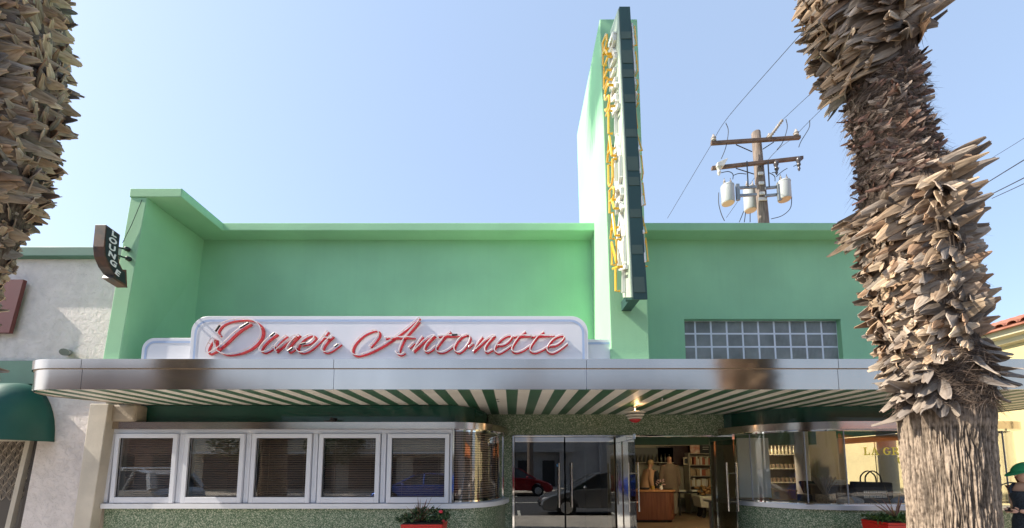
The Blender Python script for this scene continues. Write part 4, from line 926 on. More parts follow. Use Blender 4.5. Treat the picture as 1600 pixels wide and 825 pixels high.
# ------------------------------------------------------------------ people
skin=M('skin',(.66,.40,.29),.5,var=.06,vs_=8); skin2=M('skin_tan',(.36,.19,.12),.5); 
def skinned(name,chains,m,parent,levels=2,root=0):
    "one continuous surface grown from joined chains: [(points, radii, join index)]"
    me=bpy.data.meshes.new(name); V=[];E=[];Rr=[]
    for pts,rad,join in chains:
        prev=join
        for p,r in zip(pts,rad):
            V.append(p);Rr.append(r if isinstance(r,tuple) else (r,r))
            if prev is not None: E.append((prev,len(V)-1))
            prev=len(V)-1
    me.from_pydata(V,E,[]); o=link(bpy.data.objects.new(name,me))
    sk=o.modifiers.new('s','SKIN'); sk.use_smooth_shade=True
    for i,v in enumerate(me.skin_vertices[0].data): v.radius=Rr[i]; v.use_root=(i==root)
    sub=o.modifiers.new('u','SUBSURF'); sub.levels=levels; sub.render_levels=levels
    dg=bpy.context.evaluated_depsgraph_get(); dg.update(); nm=bpy.data.meshes.new_from_object(o.evaluated_get(dg)); bpy.data.objects.remove(o)
    nm.materials.clear(); nm.materials.append(m); nm.name=name
    for p in nm.polygons: p.use_smooth=True
    return link(bpy.data.objects.new(name,nm),parent)
def ellip(m,c,r,n=16,k=10,fn=None):
    prof=[]; vs_=[]
    for i in range(k+1):
        a=-PI/2+PI*i/k
        for j in range(n):
            b=2*PI*j/n; v=Vector((math.cos(a)*math.cos(b),math.cos(a)*math.sin(b),math.sin(a)))
            if fn: v=fn(v)
            vs_.append((c[0]+v.x*r[0],c[1]+v.y*r[1],c[2]+v.z*r[2]))
    return m.add(vs_,[(i*n+j,i*n+(j+1)%n,(i+1)*n+(j+1)%n,(i+1)*n+j) for i in range(k) for j in range(n)])
# woman, facing left (-x), head tipped down to the phone; local origin at feet
wx,wy=6.62,5.32
T=thing('person','woman in a green cap and dark sparkly tank top looking down at her phone','person',(wx,wy,0))
ch=[([(0.02,0,.86),(.02,0,.98),(0.01,0,1.10),(.0,0,1.22),(.01,0,1.29),(0.0,0,1.345),(-.02,0,1.39),(-.035,0,1.44),(-.035,0,1.50),(-.02,0,1.535)],
      [(.13,.16),(.105,.13),(.105,.135),(.112,.14),(.07,.115),(.045,.048),(.048,.05),(.085,.070),(.095,.078),(.07,.06)],None),
    ([(.0,-.15,1.27),(.05,-.185,1.14),(.06,-.19,1.01),(-.06,-.165,.985),(-.19,-.11,.99),(-.235,-.09,1.0)],[.055,.046,.038,.034,.026,.028],4),
    ([(.0,.15,1.27),(.05,.185,1.14),(.05,.19,1.02),(-.06,.14,.99),(-.19,.06,.985),(-.235,.04,.995)],[.055,.046,.038,.034,.026,.028],4),
    ([(.03,-.085,.80),(.03,-.09,.60),(.0,-.09,.46),(.03,-.09,.25),(.04,-.09,.08),(-.05,-.10,.045),(-.13,-.10,.03)],[.095,.078,.058,.052,.036,.036,.028],0),
    ([(.03,.085,.80),(.05,.09,.60),(.03,.09,.46),(.07,.09,.25),(.08,.09,.08),(-.01,.10,.045),(-.09,.10,.03)],[.095,.078,.058,.052,.036,.036,.028],0)]
body=skinned('body',ch,skin,T,2,0)
# fingers round the phone
for s,yy in ((-1,-.07),(1,.02)):
    for k in range(4):
        z=1.005-.0*k; px_=-.245-.012*k
        skinned('finger',[([(-.225-.0*k,yy+.0,1.0-.004*k),(-.262-.008*k,yy+.012*s-.0,.998+.012*(k-1.5)),(-.285,yy+.03*(-s)*.6,.995+.014*(k-1.5)),(-.285,yy+.05*(-s)*.6,1.0+.014*(k-1.5))],[.010,.0085,.008,.007],None)],skin,body,1)
    skinned('thumb',[([(-.215,yy,1.012),(-.24,yy+.006,1.032),(-.262,yy-.0,1.04)],[.0115,.010,.008],None)],skin,body,1)
m=MB(); m.hexa([(-.30,-.065,.985),(-.225,-.065,1.025),(-.225,.015,1.025),(-.30,.015,.985)],[(-.304,-.065,.992),(-.229,-.065,1.033),(-.229,.015,1.033),(-.304,.015,.992)])
ph=m.obj('mobile_phone',black,None,bevel=.003); ph.location=(wx,wy,0); tag(ph,'black mobile phone held in the hands of the woman in the green cap','phone')
top_m=M('sparkly_navy_cloth',(.008,.012,.022),.6,var=.9,vs_=60,vcol=(.045,.06,.085),detail=1)
rings=[]
for z,rx,ry,cx_ in ((.55,.17,.20,.03),(.70,.165,.195,.03),(.86,.15,.185,.025),(.98,.122,.15,.02),(1.10,.122,.150,.01),(1.18,.140,.165,0),(1.26,.118,.150,.0)):
    rings.append([(cx_+rx*math.cos(2*PI*k/24),ry*math.sin(2*PI*k/24),z+(.02*math.cos(2*PI*k/24) if z>1.2 else 0)) for k in range(24)])
m=MB(); m.loft(rings,cap=False); 
for s in (-1,1): m.tube([(-.112,s*.085,1.215),(-.10,s*.095,1.27),(-.04,s*.10,1.335),(.04,s*.10,1.33),(.10,s*.095,1.27),(.112,s*.09,1.215)],.016,8)
m.obj('tank_top',top_m,T,smooth=True)
cap_m=M('green_cap_cloth',(.012,.22,.085),.7,bump=.3,bs=200)
m=MB(); C=Vector((-.025,0,1.505)); rings=[]
for i in range(7):
    a=PI/2*i/6; r=math.cos(a); rings.append([(C.x+.125*r*math.cos(2*PI*k/20)+.0,C.y+.096*r*math.sin(2*PI*k/20),C.z+.105*math.sin(a)-.0+.035*r*math.cos(2*PI*k/20)*1) for k in range(20)])
m.loft(rings,cap=False)
hat=m.obj('cap',cap_m,T,smooth=True); so=hat.modifiers.new('s','SOLIDIFY'); so.thickness=.006
m=MB(); out_=[]; inn=[]
for k in range(-6,7):
    a=PI+k*R(11); out_.append((C.x+.125*math.cos(a)-.095*math.cos(k*R(13)),C.y+.092*math.sin(a)*1.02,C.z+.035*math.cos(a)-.042*math.cos(k*R(13))+.0)); inn.append((C.x+.122*math.cos(a),C.y+.094*math.sin(a),C.z+.035*math.cos(a)+.004))
n=len(out_); m.add(out_+inn+[(x,y,z+.006) for x,y,z in out_]+[(x,y,z+.006) for x,y,z in inn],[(i,i+1,n+i+1,n+i) for i in range(n-1)]+[(2*n+i,3*n+i,3*n+i+1,2*n+i+1) for i in range(n-1)]+[(i,2*n+i,2*n+i+1,i+1) for i in range(n-1)])
m.obj('brim',cap_m,hat,smooth=True)
hairm=M('auburn_hair',(.16,.06,.025),.5,var=.4,vs_=30,scale=(4,4,.5),bump=.5,bs=60)
m=MB(); ellip(m,(.005,0,1.47),(.09,.086,.075)); 
for s in (-1,1):
    for q in range(6): m.tube(catmull([(.0+q*.016,s*(.078-.006*q),1.49),(-.01+q*.02,s*(.086-.004*q),1.42),(.01+q*.02,s*(.08-.005*q),1.34),(.0+q*.025,s*.075,1.27)],4),[.016]*12+[.005],6)
m.tube(catmull([(.08,0,1.48),(.12,0,1.40),(.12,.01,1.30),(.13,0,1.22)],4),[.03,.035,.04,.04,.04,.04,.035,.035,.03,.03,.02,.015,.01],8)
m.obj('hair',hairm,T,smooth=True)
m=MB(); ellip(m,(-.128,0,1.455),(.022,.013,.020)); m.obj('nose',skin,T,smooth=True)
m=MB(); 
for s in (-1,1): ellip(m,(-.112,s*.035,1.478),(.010,.014,.008),8,6)
m.obj('eye',M('eye_dark',(.05,.03,.02),.3),T,smooth=True)
m=MB(); ellip(m,(-.122,0,1.418),(.010,.022,.007),8,6); m.obj('mouth',M('lip',(.4,.12,.10),.5),T,smooth=True)
m=MB()
for s in (-1,1): m.tube([(-.118,s*.035,1.482),(-.09,s*.075,1.485),(-.03,s*.088,1.478)],.003,5)
m.obj('glasses',dkmetal,T)
# blue cloth bag on her far side, seen between the palm and her hands
m=MB(); ellip(m,(0,0,0),(.13,.08,.11),20,12,lambda v:v*(1+.14*mnoise.noise(v*3))); 
bgo=m.obj('shoulder_bag',M('pale_denim',(.16,.30,.42),.8,var=.3,vs_=14,bump=.6,bs=40),None,smooth=True); bgo.location=(wx-.27,wy+.25,1.03); tag(bgo,'crumpled pale blue cloth bag just past the hands of the woman in the green cap','bag')
bg2=MB(); bg2.tube(catmull([(wx-.36,wy+.25,1.10),(wx-.30,wy+.2,1.22),(wx-.05,wy+.17,1.335),(wx+.02,wy+.12,1.34)],5),.008,6); o=bg2.obj('strap',M('bag_strap',(.10,.16,.2),.8),bgo); o.location=-bgo.location
# people inside, built as standing figures seen from behind
FAR=[]
def far(o):
    o.scale=(.79,.79,.79); o.location=(o.location.x*.79,o.location.y*.79+3,0); return o
def shopper(name_label,x,y,h,coat,trous,skn,hairc,yaw=0,lean=0,bald=False):
    T=thing('person',name_label,'person',(x,y,.10),yaw); k=h/1.78
    L_=lambda z:(-lean*max(0,z-.95)*1.0)
    def P(a,b,c): return (a*k,(b+L_(c))*k,(c-(lean*lean*max(0,c-.95)*.4))*k)
    ch=[([P(0,0,.92),P(0,0,1.08),P(0,0,1.25),P(0,0,1.40),P(0,0,1.47),P(0,0,1.54),P(0,-.01,1.62),P(0,-.01,1.71)],[(.15*k,.11*k),(.15*k,.11*k),(.18*k,.12*k),(.16*k,.10*k),(.07*k,.06*k),.05*k,(.075*k,.09*k),(.068*k,.08*k)],None)]
    for s in (-1,1):
        ch.append(([P(s*.19,0,1.42),P(s*.24,.0,1.17),P(s*.245,-.05-.1*lean,.97),P(s*.24,-.10-.15*lean,.84)],[.06*k,.05*k,.042*k,.034*k],3))
        ch.append(([P(s*.09,0,.82),P(s*.10,0,.5),P(s*.10,.01,.28),P(s*.10,.02,.08),P(s*.11,-.08,.04),P(s*.11,-.16,.03)],[.09*k,.068*k,.055*k,.042*k,.042*k,.03*k],0))
    body=skinned('body',ch,skn,T,2,0)
    rings=[]
    for z,rx,ry in ((.70,.235,.17),(.85,.225,.165),(1.0,.205,.155),(1.2,.22,.155),(1.36,.23,.14),(1.45,.17,.11),(1.50,.085,.08)):
        rings.append([tuple(Vector(P(rx*math.cos(2*PI*q/20),ry*math.sin(2*PI*q/20),z))) for q in range(20)])
    m=MB(); m.loft(rings,cap=False)
    m.obj('coat' if not lean else 'shirt',coat,T,smooth=True)
    for s in (-1,1):
        MB().tube([P(s*.17,0,1.43),P(s*.24,0,1.18),P(s*.25,-.05-.1*lean,.97),P(s*.245,-.09-.14*lean,.87)],[.085*k,.075*k,.062*k,.055*k],10).obj('sleeve',coat,T,smooth=True)
        MB().tube([P(s*.09,0,.86),P(s*.10,0,.5),P(s*.10,.01,.28),P(s*.10,.02,.09)],[.11*k,.088*k,.075*k,.07*k],10).obj('trouser_leg',trous,T,smooth=True)
    if not bald:
        m=MB(); c=P(0,.005,1.70); ellip(m,c,(.088*k,.10*k,.095*k),14,10); m.obj('hair',hairc,T,smooth=True)
    return T
coatm=M('taupe_coat',(.17,.12,.085),.85,var=.2); drk=M('dark_trousers',(.03,.03,.035),.9); tanh=M('blond_hair',(.30,.19,.09),.6,var=.2,vs_=20); dkh=M('dark_hair',(.03,.02,.015),.5)
p=W(1047,745,12.2); shopper('man in a taupe coat standing with his back turned behind the wooden counter',p.x,12.2,1.84,coatm,M('stone_trousers',(.22,.18,.14),.9),skin2,tanh,R(180),0,True)
p=W(1007,745,11.9); shopper('person in a light brown top bending forward at the left end of the wooden counter',p.x+.08,12.1,1.68,M('peach_top',(.42,.24,.14),.8),drk,skin2,tanh,R(100),.28)
p=W(1024,745,12.3); shopper('person in a black shirt with dark hair leaning over the wooden counter',p.x+.02,12.5,1.66,M('black_shirt',(.02,.02,.022),.8),drk,skin2,dkh,R(-60),.25)
# ------------------------------------------------------------------ shop contents
c0=W(999,790,11.3);c1=W(1057,790,11.0)
C=thing('counter','curved dark wood counter with an orange wood top inside the open doors','counter',(0,0,0))
x0,x1=2.9,c1.x
pl=[(x0,10.9),(x1-.32,10.9)]+arc(x1-.32,11.22,.32,.32,-90,0,8)[1:]+[(x1,11.7),(x0,11.7)]
MB().prism(pl,.17,.90).obj('front',wood,C,smooth=True); MB().prism([(x*1.0+(.03 if x>4 else -.02),y-.03 if y<11.5 else y+.02) for x,y in pl],.902,.94).obj('counter_top',wood_top,C,smooth=True)
MB().prism([(x-.05 if x>4 else x,y+.05 if y<11.5 else y) for x,y in pl],.10,.17).obj('plinth',black,C)
# things on the counter
for px,w,h,mt,nm,lab,cat in ((1008,.26,.05,black,'serving_tray','black tray on the left of the wooden counter','tray'),(1021,.10,.10,M('amber_glass',(.45,.30,.08),.2),'amber_jar','small amber jar on the wooden counter beside the black tray','jar'),(1043,.30,.03,M('dark_plate',(.05,.04,.03),.4),'plate','flat dark dish on the right end of the wooden counter','plate')):
    p=W(px,765,11.2); m=MB(); m.lathe([(w*.42,0),(w*.5,h*.4),(w*.5,h),(w*.46,h),(w*.40,h*.3),(.01,h*.25)],p.x,11.25,.941,18); tag(m.obj(nm,mt,smooth=True),lab,cat)
fl=thing('flower_vase','small vase of pink and white flowers on the wooden counter','flowers',(W(1033,765,11.2).x,11.2,.941))
m=MB(); m.lathe([(.04,0),(.05,.04),(.035,.09),(.042,.11)]); m.obj('vase',white,fl,smooth=True)
random.seed(3); m=MB()
for i in range(26): ellip(m,(random.uniform(-.11,.11),random.uniform(-.08,.08),random.uniform(.12,.27)),(.022,.022,.018),6,4)
m.obj('blooms',M('pink_petals',(.50,.32,.30),.7,var=.5,vs_=30),fl)
m=MB()
for i in range(14): m.tube([(0,0,.05),(random.uniform(-.1,.1),random.uniform(-.07,.07),.22)],.003,4)
m.obj('stems',M('stem_green',(.06,.12,.04),.6),fl)
# back wall shelf unit with books
def shelf(name,label,x0,x1,y0,y1,zs,mt):
    t=thing(name,label,'shelves',(x0,y0,0)); w=x1-x0; d=y1-y0
    for z in zs: MB().box(0,w,0,d,z-.02,z).obj('shelf_board',mt,t)
    m=MB(); m.box(-.03,0,0,d,.1,zs[-1]+.02); m.box(w,w+.03,0,d,.1,zs[-1]+.02); m.obj('upright',mt,t); MB().box(0,w,d-.01,d,.1,zs[-1]).obj('back_board',M('shelf_back',(.32,.28,.22),.8) if 'shelf_back' not in bpy.data.materials else bpy.data.materials['shelf_back'],t)
    return t
shm=M('shelf_paint',(.38,.33,.26),.6)
sx0,sx1=W(1078,730,13.1).x,W(1135,730,13.1).x
shelf('bookshelf','pale shelf unit of cards and books on the back wall right of the counter',sx0,sx1,13.1,13.5,[.95,1.27,1.62,1.98],shm)
random.seed(4)
bookc=[M('book_cream',(.5,.43,.32),.7),M('book_tan',(.38,.26,.15),.7),M('book_white',(.6,.56,.48),.7),M('book_rust',(.35,.10,.05),.7)]
nbk=0
for z in (.95,1.27,1.62):
    x=sx0+.03
    while x<sx1-.06:
        w=random.uniform(.035,.07); h=random.uniform(.18,.27); 
        if random.random()<.85: 
            o=MB().box(0,w-.006,0,.2,0,h).obj('book',random.choice(bookc),bevel=.003); o.location=(x,13.15,z+.001)
            tag(o,'small upright book or card on the pale back wall shelf','book','books on the back wall shelf')
        x+=w
o=MB().box(0,.30,0,.02,0,.28).obj('picture_card',M('red_print',(.45,.12,.08),.6,var=.5,vs_=9,vcol=(.6,.5,.4))); o.location=(W(1080,712,13.1).x,13.14,1.985); tag(o,'small red and white print standing on top of the back shelf','picture')
o=MB().box(0,.52,0,.03,0,.42).obj('menu_board',black); o.location=(W(1090,712,13.1).x+.1,13.12,1.985); tag(o,'black letter board standing on top of the back shelf','menu board')
m=MB(); 
for k in range(4): m.box(.08,.08+(.36,.22,.28,.18)[k],-.004,-.001,.33-.07*k,.345-.07*k)
q=m.obj('letter_row',M('board_letters',(.5,.48,.42),.6),o)
o=MB().box(0,.16,0,.02,0,.24).obj('framed_picture',M('frame_cream',(.5,.42,.3),.6)); o.location=(W(1068,722,13.2).x,13.2,1.62); tag(o,'small cream framed picture on the wall left of the back shelf','picture')
MB().box(.03,.13,-.004,-.001,.04,.20).obj('print',black,o)
o=MB().box(0,1.05,0,.05,0,.62).obj('wall_screen',M('screen_maroon_black',(.03,.012,.010),.25),bevel=.005); o.location=(W(1028,722,13.4).x,13.4,1.62); tag(o,'large dark maroon panel on the back wall above the man in the coat','wall panel')
o=MB().box(0,1.3,0,.05,0,.5).obj('wine_rack_panel',M('dark_rack',(.03,.03,.028),.5)); o.location=(W(990,722,13.4).x,13.4,1.68); tag(o,'dark bottle rack on the back wall above the leaning people','rack')
for i in range(9): MB().lathe([(.03,0),(.035,.02),(.035,.16),(.012,.2),(.012,.26)],.1+i*.13,-.07,.02,8).obj('bottle',M('dark_bottle',(.08,.07,.05),.15) if 'dark_bottle' not in bpy.data.materials else bpy.data.materials['dark_bottle'],o,smooth=True)
MB().box(.03,1.27,-.12,0,0,.018).obj('bottle_shelf',shm,o)
o=thing('trolley','white boxy serving trolley with brown baskets on it near the right open door','trolley',(W(1107,785,12.0).x,12.0,.10))
m=MB(); m.hexa([(-.30,-.2,.30),(.5,-.2,.25),(.5,.3,.25),(-.30,.3,.30)],[(-.34,-.22,.62),(.54,-.22,.62),(.54,.32,.62),(-.34,.32,.62)]); m.obj('bin',M('trolley_white',(.5,.46,.38),.5),o,bevel=.02)
for x,y in ((-.2,-.1),(.4,-.1),(-.2,.2),(.4,.2)): MB().tube([(x,y-.02,.06),(x,y+.02,.06)],.06,10).obj('castor',black,o)
m=MB(); m.box(-.22,-.18,-.12,.22,.06,.28); m.box(.38,.42,-.12,.22,.06,.26); m.obj('castor_leg',black,o)
random.seed(8); m=MB()
for i in range(60): ellip(m,(random.uniform(-.28,.48),random.uniform(-.15,.22),random.uniform(.64,.90)),(.05,.05,.035),7,5)
tag(m.obj('dried_flowers',M('straw_brown',(.30,.16,.06),.8,var=.5,vs_=12),smooth=True,loc=tuple(o.location)),'heap of straw coloured dried flowers on the white trolley','dried flowers')
p=W(1075,775,12.6); o=thing('side_table','low dark table with stacked magazines behind the counter','table',(p.x,12.7,.10))
MB().box(-.35,.5,-.25,.25,.66,.70).obj('table_top',black,o,bevel=.005)
for x in (-.3,.45):
    for y in (-.2,.2): MB().box(x-.02,x+.02,y-.02,y+.02,0,.66).obj('leg',black,o)
for x in (-.18,.25):
    q=MB().box(-.12,.12,-.1,.1,0,.05).obj('magazine_stack',M('paper_white',(.6,.57,.5),.7) if 'paper_white' not in bpy.data.materials else bpy.data.materials['paper_white']); q.location=(p.x+x,12.7,.801); tag(q,'white magazine stack on the '+('left' if x<0 else 'right')+' of the low dark table','magazines')
# right display window
o=MB().box(-.30,.30,0,.03,0,1.12).obj('white_board',M('panel_white',(.80,.84,.80),.6),bevel=.004); p=W(1177,740,7.75); o.location=(p.x+.02,7.75,.98); tag(o,'blank white panel standing inside the glass beside the right open door','panel')
MB().box(-.28,.28,.06,.4,-.88,-.02).obj('panel_stand',shm,o)
s0=W(1197,730,9.6).x; s1=W(1246,730,9.6).x
shelf('cup_shelves','white wall shelves lined with cups and bottles inside the right display window',s0,s1+.15,9.6,9.95,[.92,1.20,1.52,1.85],M('shelf_white',(.55,.50,.42),.6))
cupm=M('cup_brown_glaze',(.20,.15,.11),.3,var=.3,vs_=8); bot=M('bottle_pale',(.45,.40,.30),.2)
for z,n_,kind in ((1.20,8,'cup'),(1.52,8,'cup'),(1.85,9,'bottle')):
    for i in range(n_):
        x=s0+.06+i*(s1+.15-s0-.1)/n_
        m=MB(); m.lathe([(.034,0),(.038,.05),(.038,.10),(.033,.10),(.03,.02),(.005,.015)] if kind=='cup' else [(.03,0),(.032,.10),(.014,.15),(.014,.2)],0,0,0,10)
        q=m.obj(kind,cupm if kind=='cup' else bot,smooth=True); q.location=(x,9.72,z+.001); tag(q,'small brown glazed cup in a row on the white shelves' if kind=='cup' else 'small pale bottle in the top row on the white shelves',kind,kind+'s on the white shelves')
for px,nm,lab in ((1222,'crate','bright orange crate below the cup shelves in the display window'),(1203,'crate','small yellow crate left of the orange crate in the display window')):
    p=W(px,780,8.2); big=px==1222; w=.22 if big else .12
    t=thing('crate',lab,'crate',(p.x,8.2,.90 if big else .93)); cmx=M('crate_orange',(.60,.25,.02),.5) if big else M('crate_yellow',(.50,.30,.03),.5)
    m=MB(); m.box(-w,w,-.12,-.10,0,.20); m.box(-w,w,.10,.12,0,.20); m.box(-w,-w+.02,-.10,.10,0,.20); m.box(w-.02,w,-.10,.10,0,.20); m.obj('side',cmx,t,bevel=.004)
    MB().box(-w+.02,w-.02,-.1,.1,.0,.02).obj('bottom',cmx,t); m=MB(); m.box(-w-.01,w+.01,-.13,-.12,.17,.20); m.obj('lip',cmx,t)
dt=thing('display_table','long pale display table inside the right curved window','table',(5.6,7.6,.10))
MB().box(-1.7,1.6,-.75,.85,.76,.80).obj('table_top',shm,dt)
for x in (-1.6,1.5):
    for y in (-.65,.75): MB().box(x-.03,x+.03,y-.03,y+.03,0,.76).obj('leg',shm,dt)
for px,D,w,lab in ((1254,8.6,.13,'white round column behind the display window, beside the cup shelves'),(1388,9.35,.17,'grey column at the glass corner seen just left of the palm'),):
    p=W(px,730,D); q=MB(); q.lathe([(w,.1),(w,2.9)],0,0,0,20); oo=q.obj('column',M('column_white',(.60,.62,.62),.6) if w<.15 else M('column_grey',(.35,.38,.37),.6),smooth=True); oo.location=(p.x,D,0); tag(oo,lab,'column')
# goods: tote bag, boxes, register, basket
tote=M('black_tote_cloth',(.02,.025,.035),.8,var=.3,vs_=12)
t=thing('tote_bag','dark printed tote bag with looped handles on the display table','bag',(W(1362,770,7.2).x,7.2,.901)); 
m=MB(); m.hexa([(-.30,-.08,0),(.30,-.08,0),(.30,.10,0),(-.30,.10,0)],[(-.34,-.05,.40),(.34,-.05,.38),(.34,.05,.38),(-.34,.05,.40)]); m.obj('body',tote,t,bevel=.02)
for y in (-.05,.05): MB().tube(catmull([(-.14,y,.38),(-.12,y,.50),(0,y,.58),(.12,y,.50),(.14,y,.38)],5),.011,6).obj('handle',tote,t,smooth=True)
m=MB(); random.seed(12)
for r_ in range(2):
    x=-.2
    while x<.2: w=random.uniform(.02,.045); m.box(x,x+w*.7,-.078+.0,-.074,.2-r_*.08,.24-r_*.08); x+=w
m.obj('printed_line',white,t)
o=thing('display_chest','dark wooden chest with papers stacked on it inside the display window','chest',(W(1310,765,7.6).x,7.6,.901))
MB().box(-.34,.30,-.2,.25,0,.30).obj('box',M('chest_wood',(.14,.10,.07),.6,var=.3),o,bevel=.01); MB().box(-.36,.32,-.22,.27,.30,.33).obj('lid',M('chest_lid',(.20,.15,.11),.5),o)
for i in range(4):
    q=MB().box(-.14,.14,-.1,.1,0,.02).obj('paper_pile',bpy.data.materials['paper_white']); q.location=(o.location.x-.1+.02*i,7.6+.01*i,1.232+.021*i); q.rotation_euler=(0,0,.1*i); tag(q,'pale paper sheet bundle stacked on the dark wooden chest','papers','papers on the dark chest')
o=thing('cash_register','dark till with a tilted screen on the display table left of the chest','till',(W(1268,770,8.0).x,8.0,.901))
m=MB(); m.box(-.2,.2,-.2,.2,0,.12); m.obj('drawer',M('till_grey',(.08,.08,.085),.4),o,bevel=.01); m=MB(); m.hexa([(-.16,-.05,.14),(.16,-.05,.14),(.16,.0,.14),(-.16,.0,.14)],[(-.16,.08,.38),(.16,.08,.38),(.16,.12,.36),(-.16,.12,.36)]); m.obj('screen',black,o,bevel=.006); MB().box(-.03,.03,-.02,.06,.12,.2).obj('stand',black,o)
o=thing('woven_basket','round woven basket with pale dried grass on the display table','basket',(W(1290,780,7.3).x,7.3,.901))
MB().lathe([(.11,0),(.15,.08),(.14,.17),(.12,.17),(.12,.03)],0,0,0,20).obj('basket_body',M('wicker',(.35,.24,.13),.8,var=.5,vs_=40),o,smooth=True)
m=MB(); random.seed(2)
for i in range(50): a=random.uniform(0,6.28); r=random.uniform(.02,.2); m.tube([(0,0,.1),(r*.5*math.cos(a),r*.5*math.sin(a),.3),(r*math.cos(a),r*math.sin(a),random.uniform(.38,.5))],[.003,.003,.008],4)
m.obj('dried_grass',M('dried_grass',(.45,.35,.24),.8,var=.3),o)
for i,(px,c_) in enumerate(((1338,(.35,.38,.45)),(1325,(.5,.42,.34)),(1412,(.28,.33,.42)))):
    q=MB(); ellip(q,(0,0,.07),(.15,.1,.08),16,8,lambda v:v*(1+.15*mnoise.noise(v*2.5+Vector((i,0,0))))); oo=q.obj('folded_cloth',M('cloth_%d'%i,c_,.85,var=.35,vs_=14,bump=.5),smooth=True); oo.location=(W(px,785,6.9).x,6.95,.905); tag(oo,('rumpled blue grey cloth in front of the dark tote bag','rumpled beige cloth left of the dark tote bag','rumpled blue cloth right of the dark tote bag, by the palm')[i],'cloth')
# ------------------------------------------------------------------ street behind the camera (seen in the reflections)
cg=M('grey_concrete_wall',(.34,.34,.35),.85,var=.12,vs_=.8,bump=.2); dk=M('deep_opening',(.02,.02,.022),.6)
G=thing('grey_building','tall grey concrete building with a deep dark porch across the street','building'); FAR.append(G)
m=MB(); m.box(-1.5,16,-40,-26,0,9); m.obj('wall',cg,G)
m=MB(); m.box(-.6,-.0,-26,-25.0,0,4.4); m.box(4.6,5.1,-26,-25.0,0,4.4); m.box(-1.5,6,-26,-24.9,3.4,5.2); m.box(8.5,8.9,-26,-25.6,0,9); m.box(12,12.4,-26,-25.6,0,9); m.obj('porch',cg,G)
m=MB(); m.box(.6,2.0,-25.98,-25.9,.1,2.6); m.box(3.0,4.2,-25.98,-25.9,.1,2.6); m.box(9.8,11,-25.98,-25.9,3.5,5.5); m.obj('opening',dk,G)
G=thing('shop_building','low cream shop with a wide dark front across the street to the left','building'); FAR.append(G)
m=MB(); m.box(-26,-1.7,-38,-22,0,5.6); m.obj('wall',M('cream_wall',(.45,.42,.35),.85,var=.1),G)
m=MB(); m.box(-25,-14.6,-21.98,-21.9,.2,2.9); m.box(-13.2,-9.4,-21.98,-21.9,.2,2.7); m.box(-8,-5.8,-21.98,-21.9,.2,2.7); m.box(-4.8,-2.6,-21.98,-21.9,.2,2.7); m.obj('shop_window',dk,G)
MB().box(-26,-1.7,-22.0,-20.8,3.0,3.15).obj('ledge',white,G)
mt=Matrix.Translation((-12.2,-21.9,3.75))@Matrix.Rotation(PI,4,'Z')@Matrix.Rotation(PI/2,4,'X')
text('Fidelity',white,'shop_lettering',G,1.1,.03,mt)
G=thing('awning_shop','low building with a wide orange awning across the street to the right','building'); FAR.append(G)
m=MB(); m.box(17,46,-40,-24,0,6); m.obj('wall',M('warm_grey_wall',(.30,.27,.24),.85,var=.1),G)
om=M('orange_canvas',(.80,.20,.035),.7); m=MB(); m.prism([(-24,4.6),(-22.2,3.3),(-22.2,3.0),(-24,3.0)],18,36,'x'); m.obj('awning',om,G)
m=MB(); m.box(18,45,-23.98,-23.9,.3,2.9); m.obj('shop_window',dk,G)
G=thing('brick_building','tall brown brick building far left across the street','building'); FAR.append(G)
m=MB(); m.box(-60,-26.5,-44,-23,0,10); m.obj('wall',M('brown_brick',(.20,.13,.10),.85,var=.2),G)
m=MB(); 
for i in range(8):
    for z in (.5,4.5): m.box(-58+i*4,-55.6+i*4,-22.98,-22.9,z,z+2.4)
m.obj('window',dk,G)
def tree(x,y,h,r,label,seed):
    random.seed(seed); t=thing('street_tree',label,'tree',(x,y,0)); FAR.append(t); MB().tube([(0,0,0),(.05,0,h*.3),(0,.05,h*.6)],[.16,.12,.08],10).obj('trunk',wp,t,smooth=True)
    m=MB()
    for i in range(1500):
        v=Vector((random.gauss(0,1),random.gauss(0,1),random.gauss(0,1))).normalized()*random.uniform(.3,1)**.5; c=Vector((v.x*r,v.y*r,h*.7+v.z*r*.8)); a=Vector((random.random()-.5,random.random()-.5,random.random()-.5)).normalized()*.16; b=a.orthogonal().normalized()*.09
        m.add([c-a,c+b,c+a,c-b],[(0,1,2,3)])
    m.obj('crown',bpy.data.materials.get('tree_leaves') or M('tree_leaves',(.05,.09,.03),.6,var=.4),t)
tree(-20,-19.5,6,2.6,'round street tree on the far pavement left of the shop lettering',31); tree(-13.5,-19.8,5.4,2.2,'smaller street tree on the far pavement',32); tree(13.5,-20.0,6.5,2.6,'street tree on the far pavement near the orange awning',33)
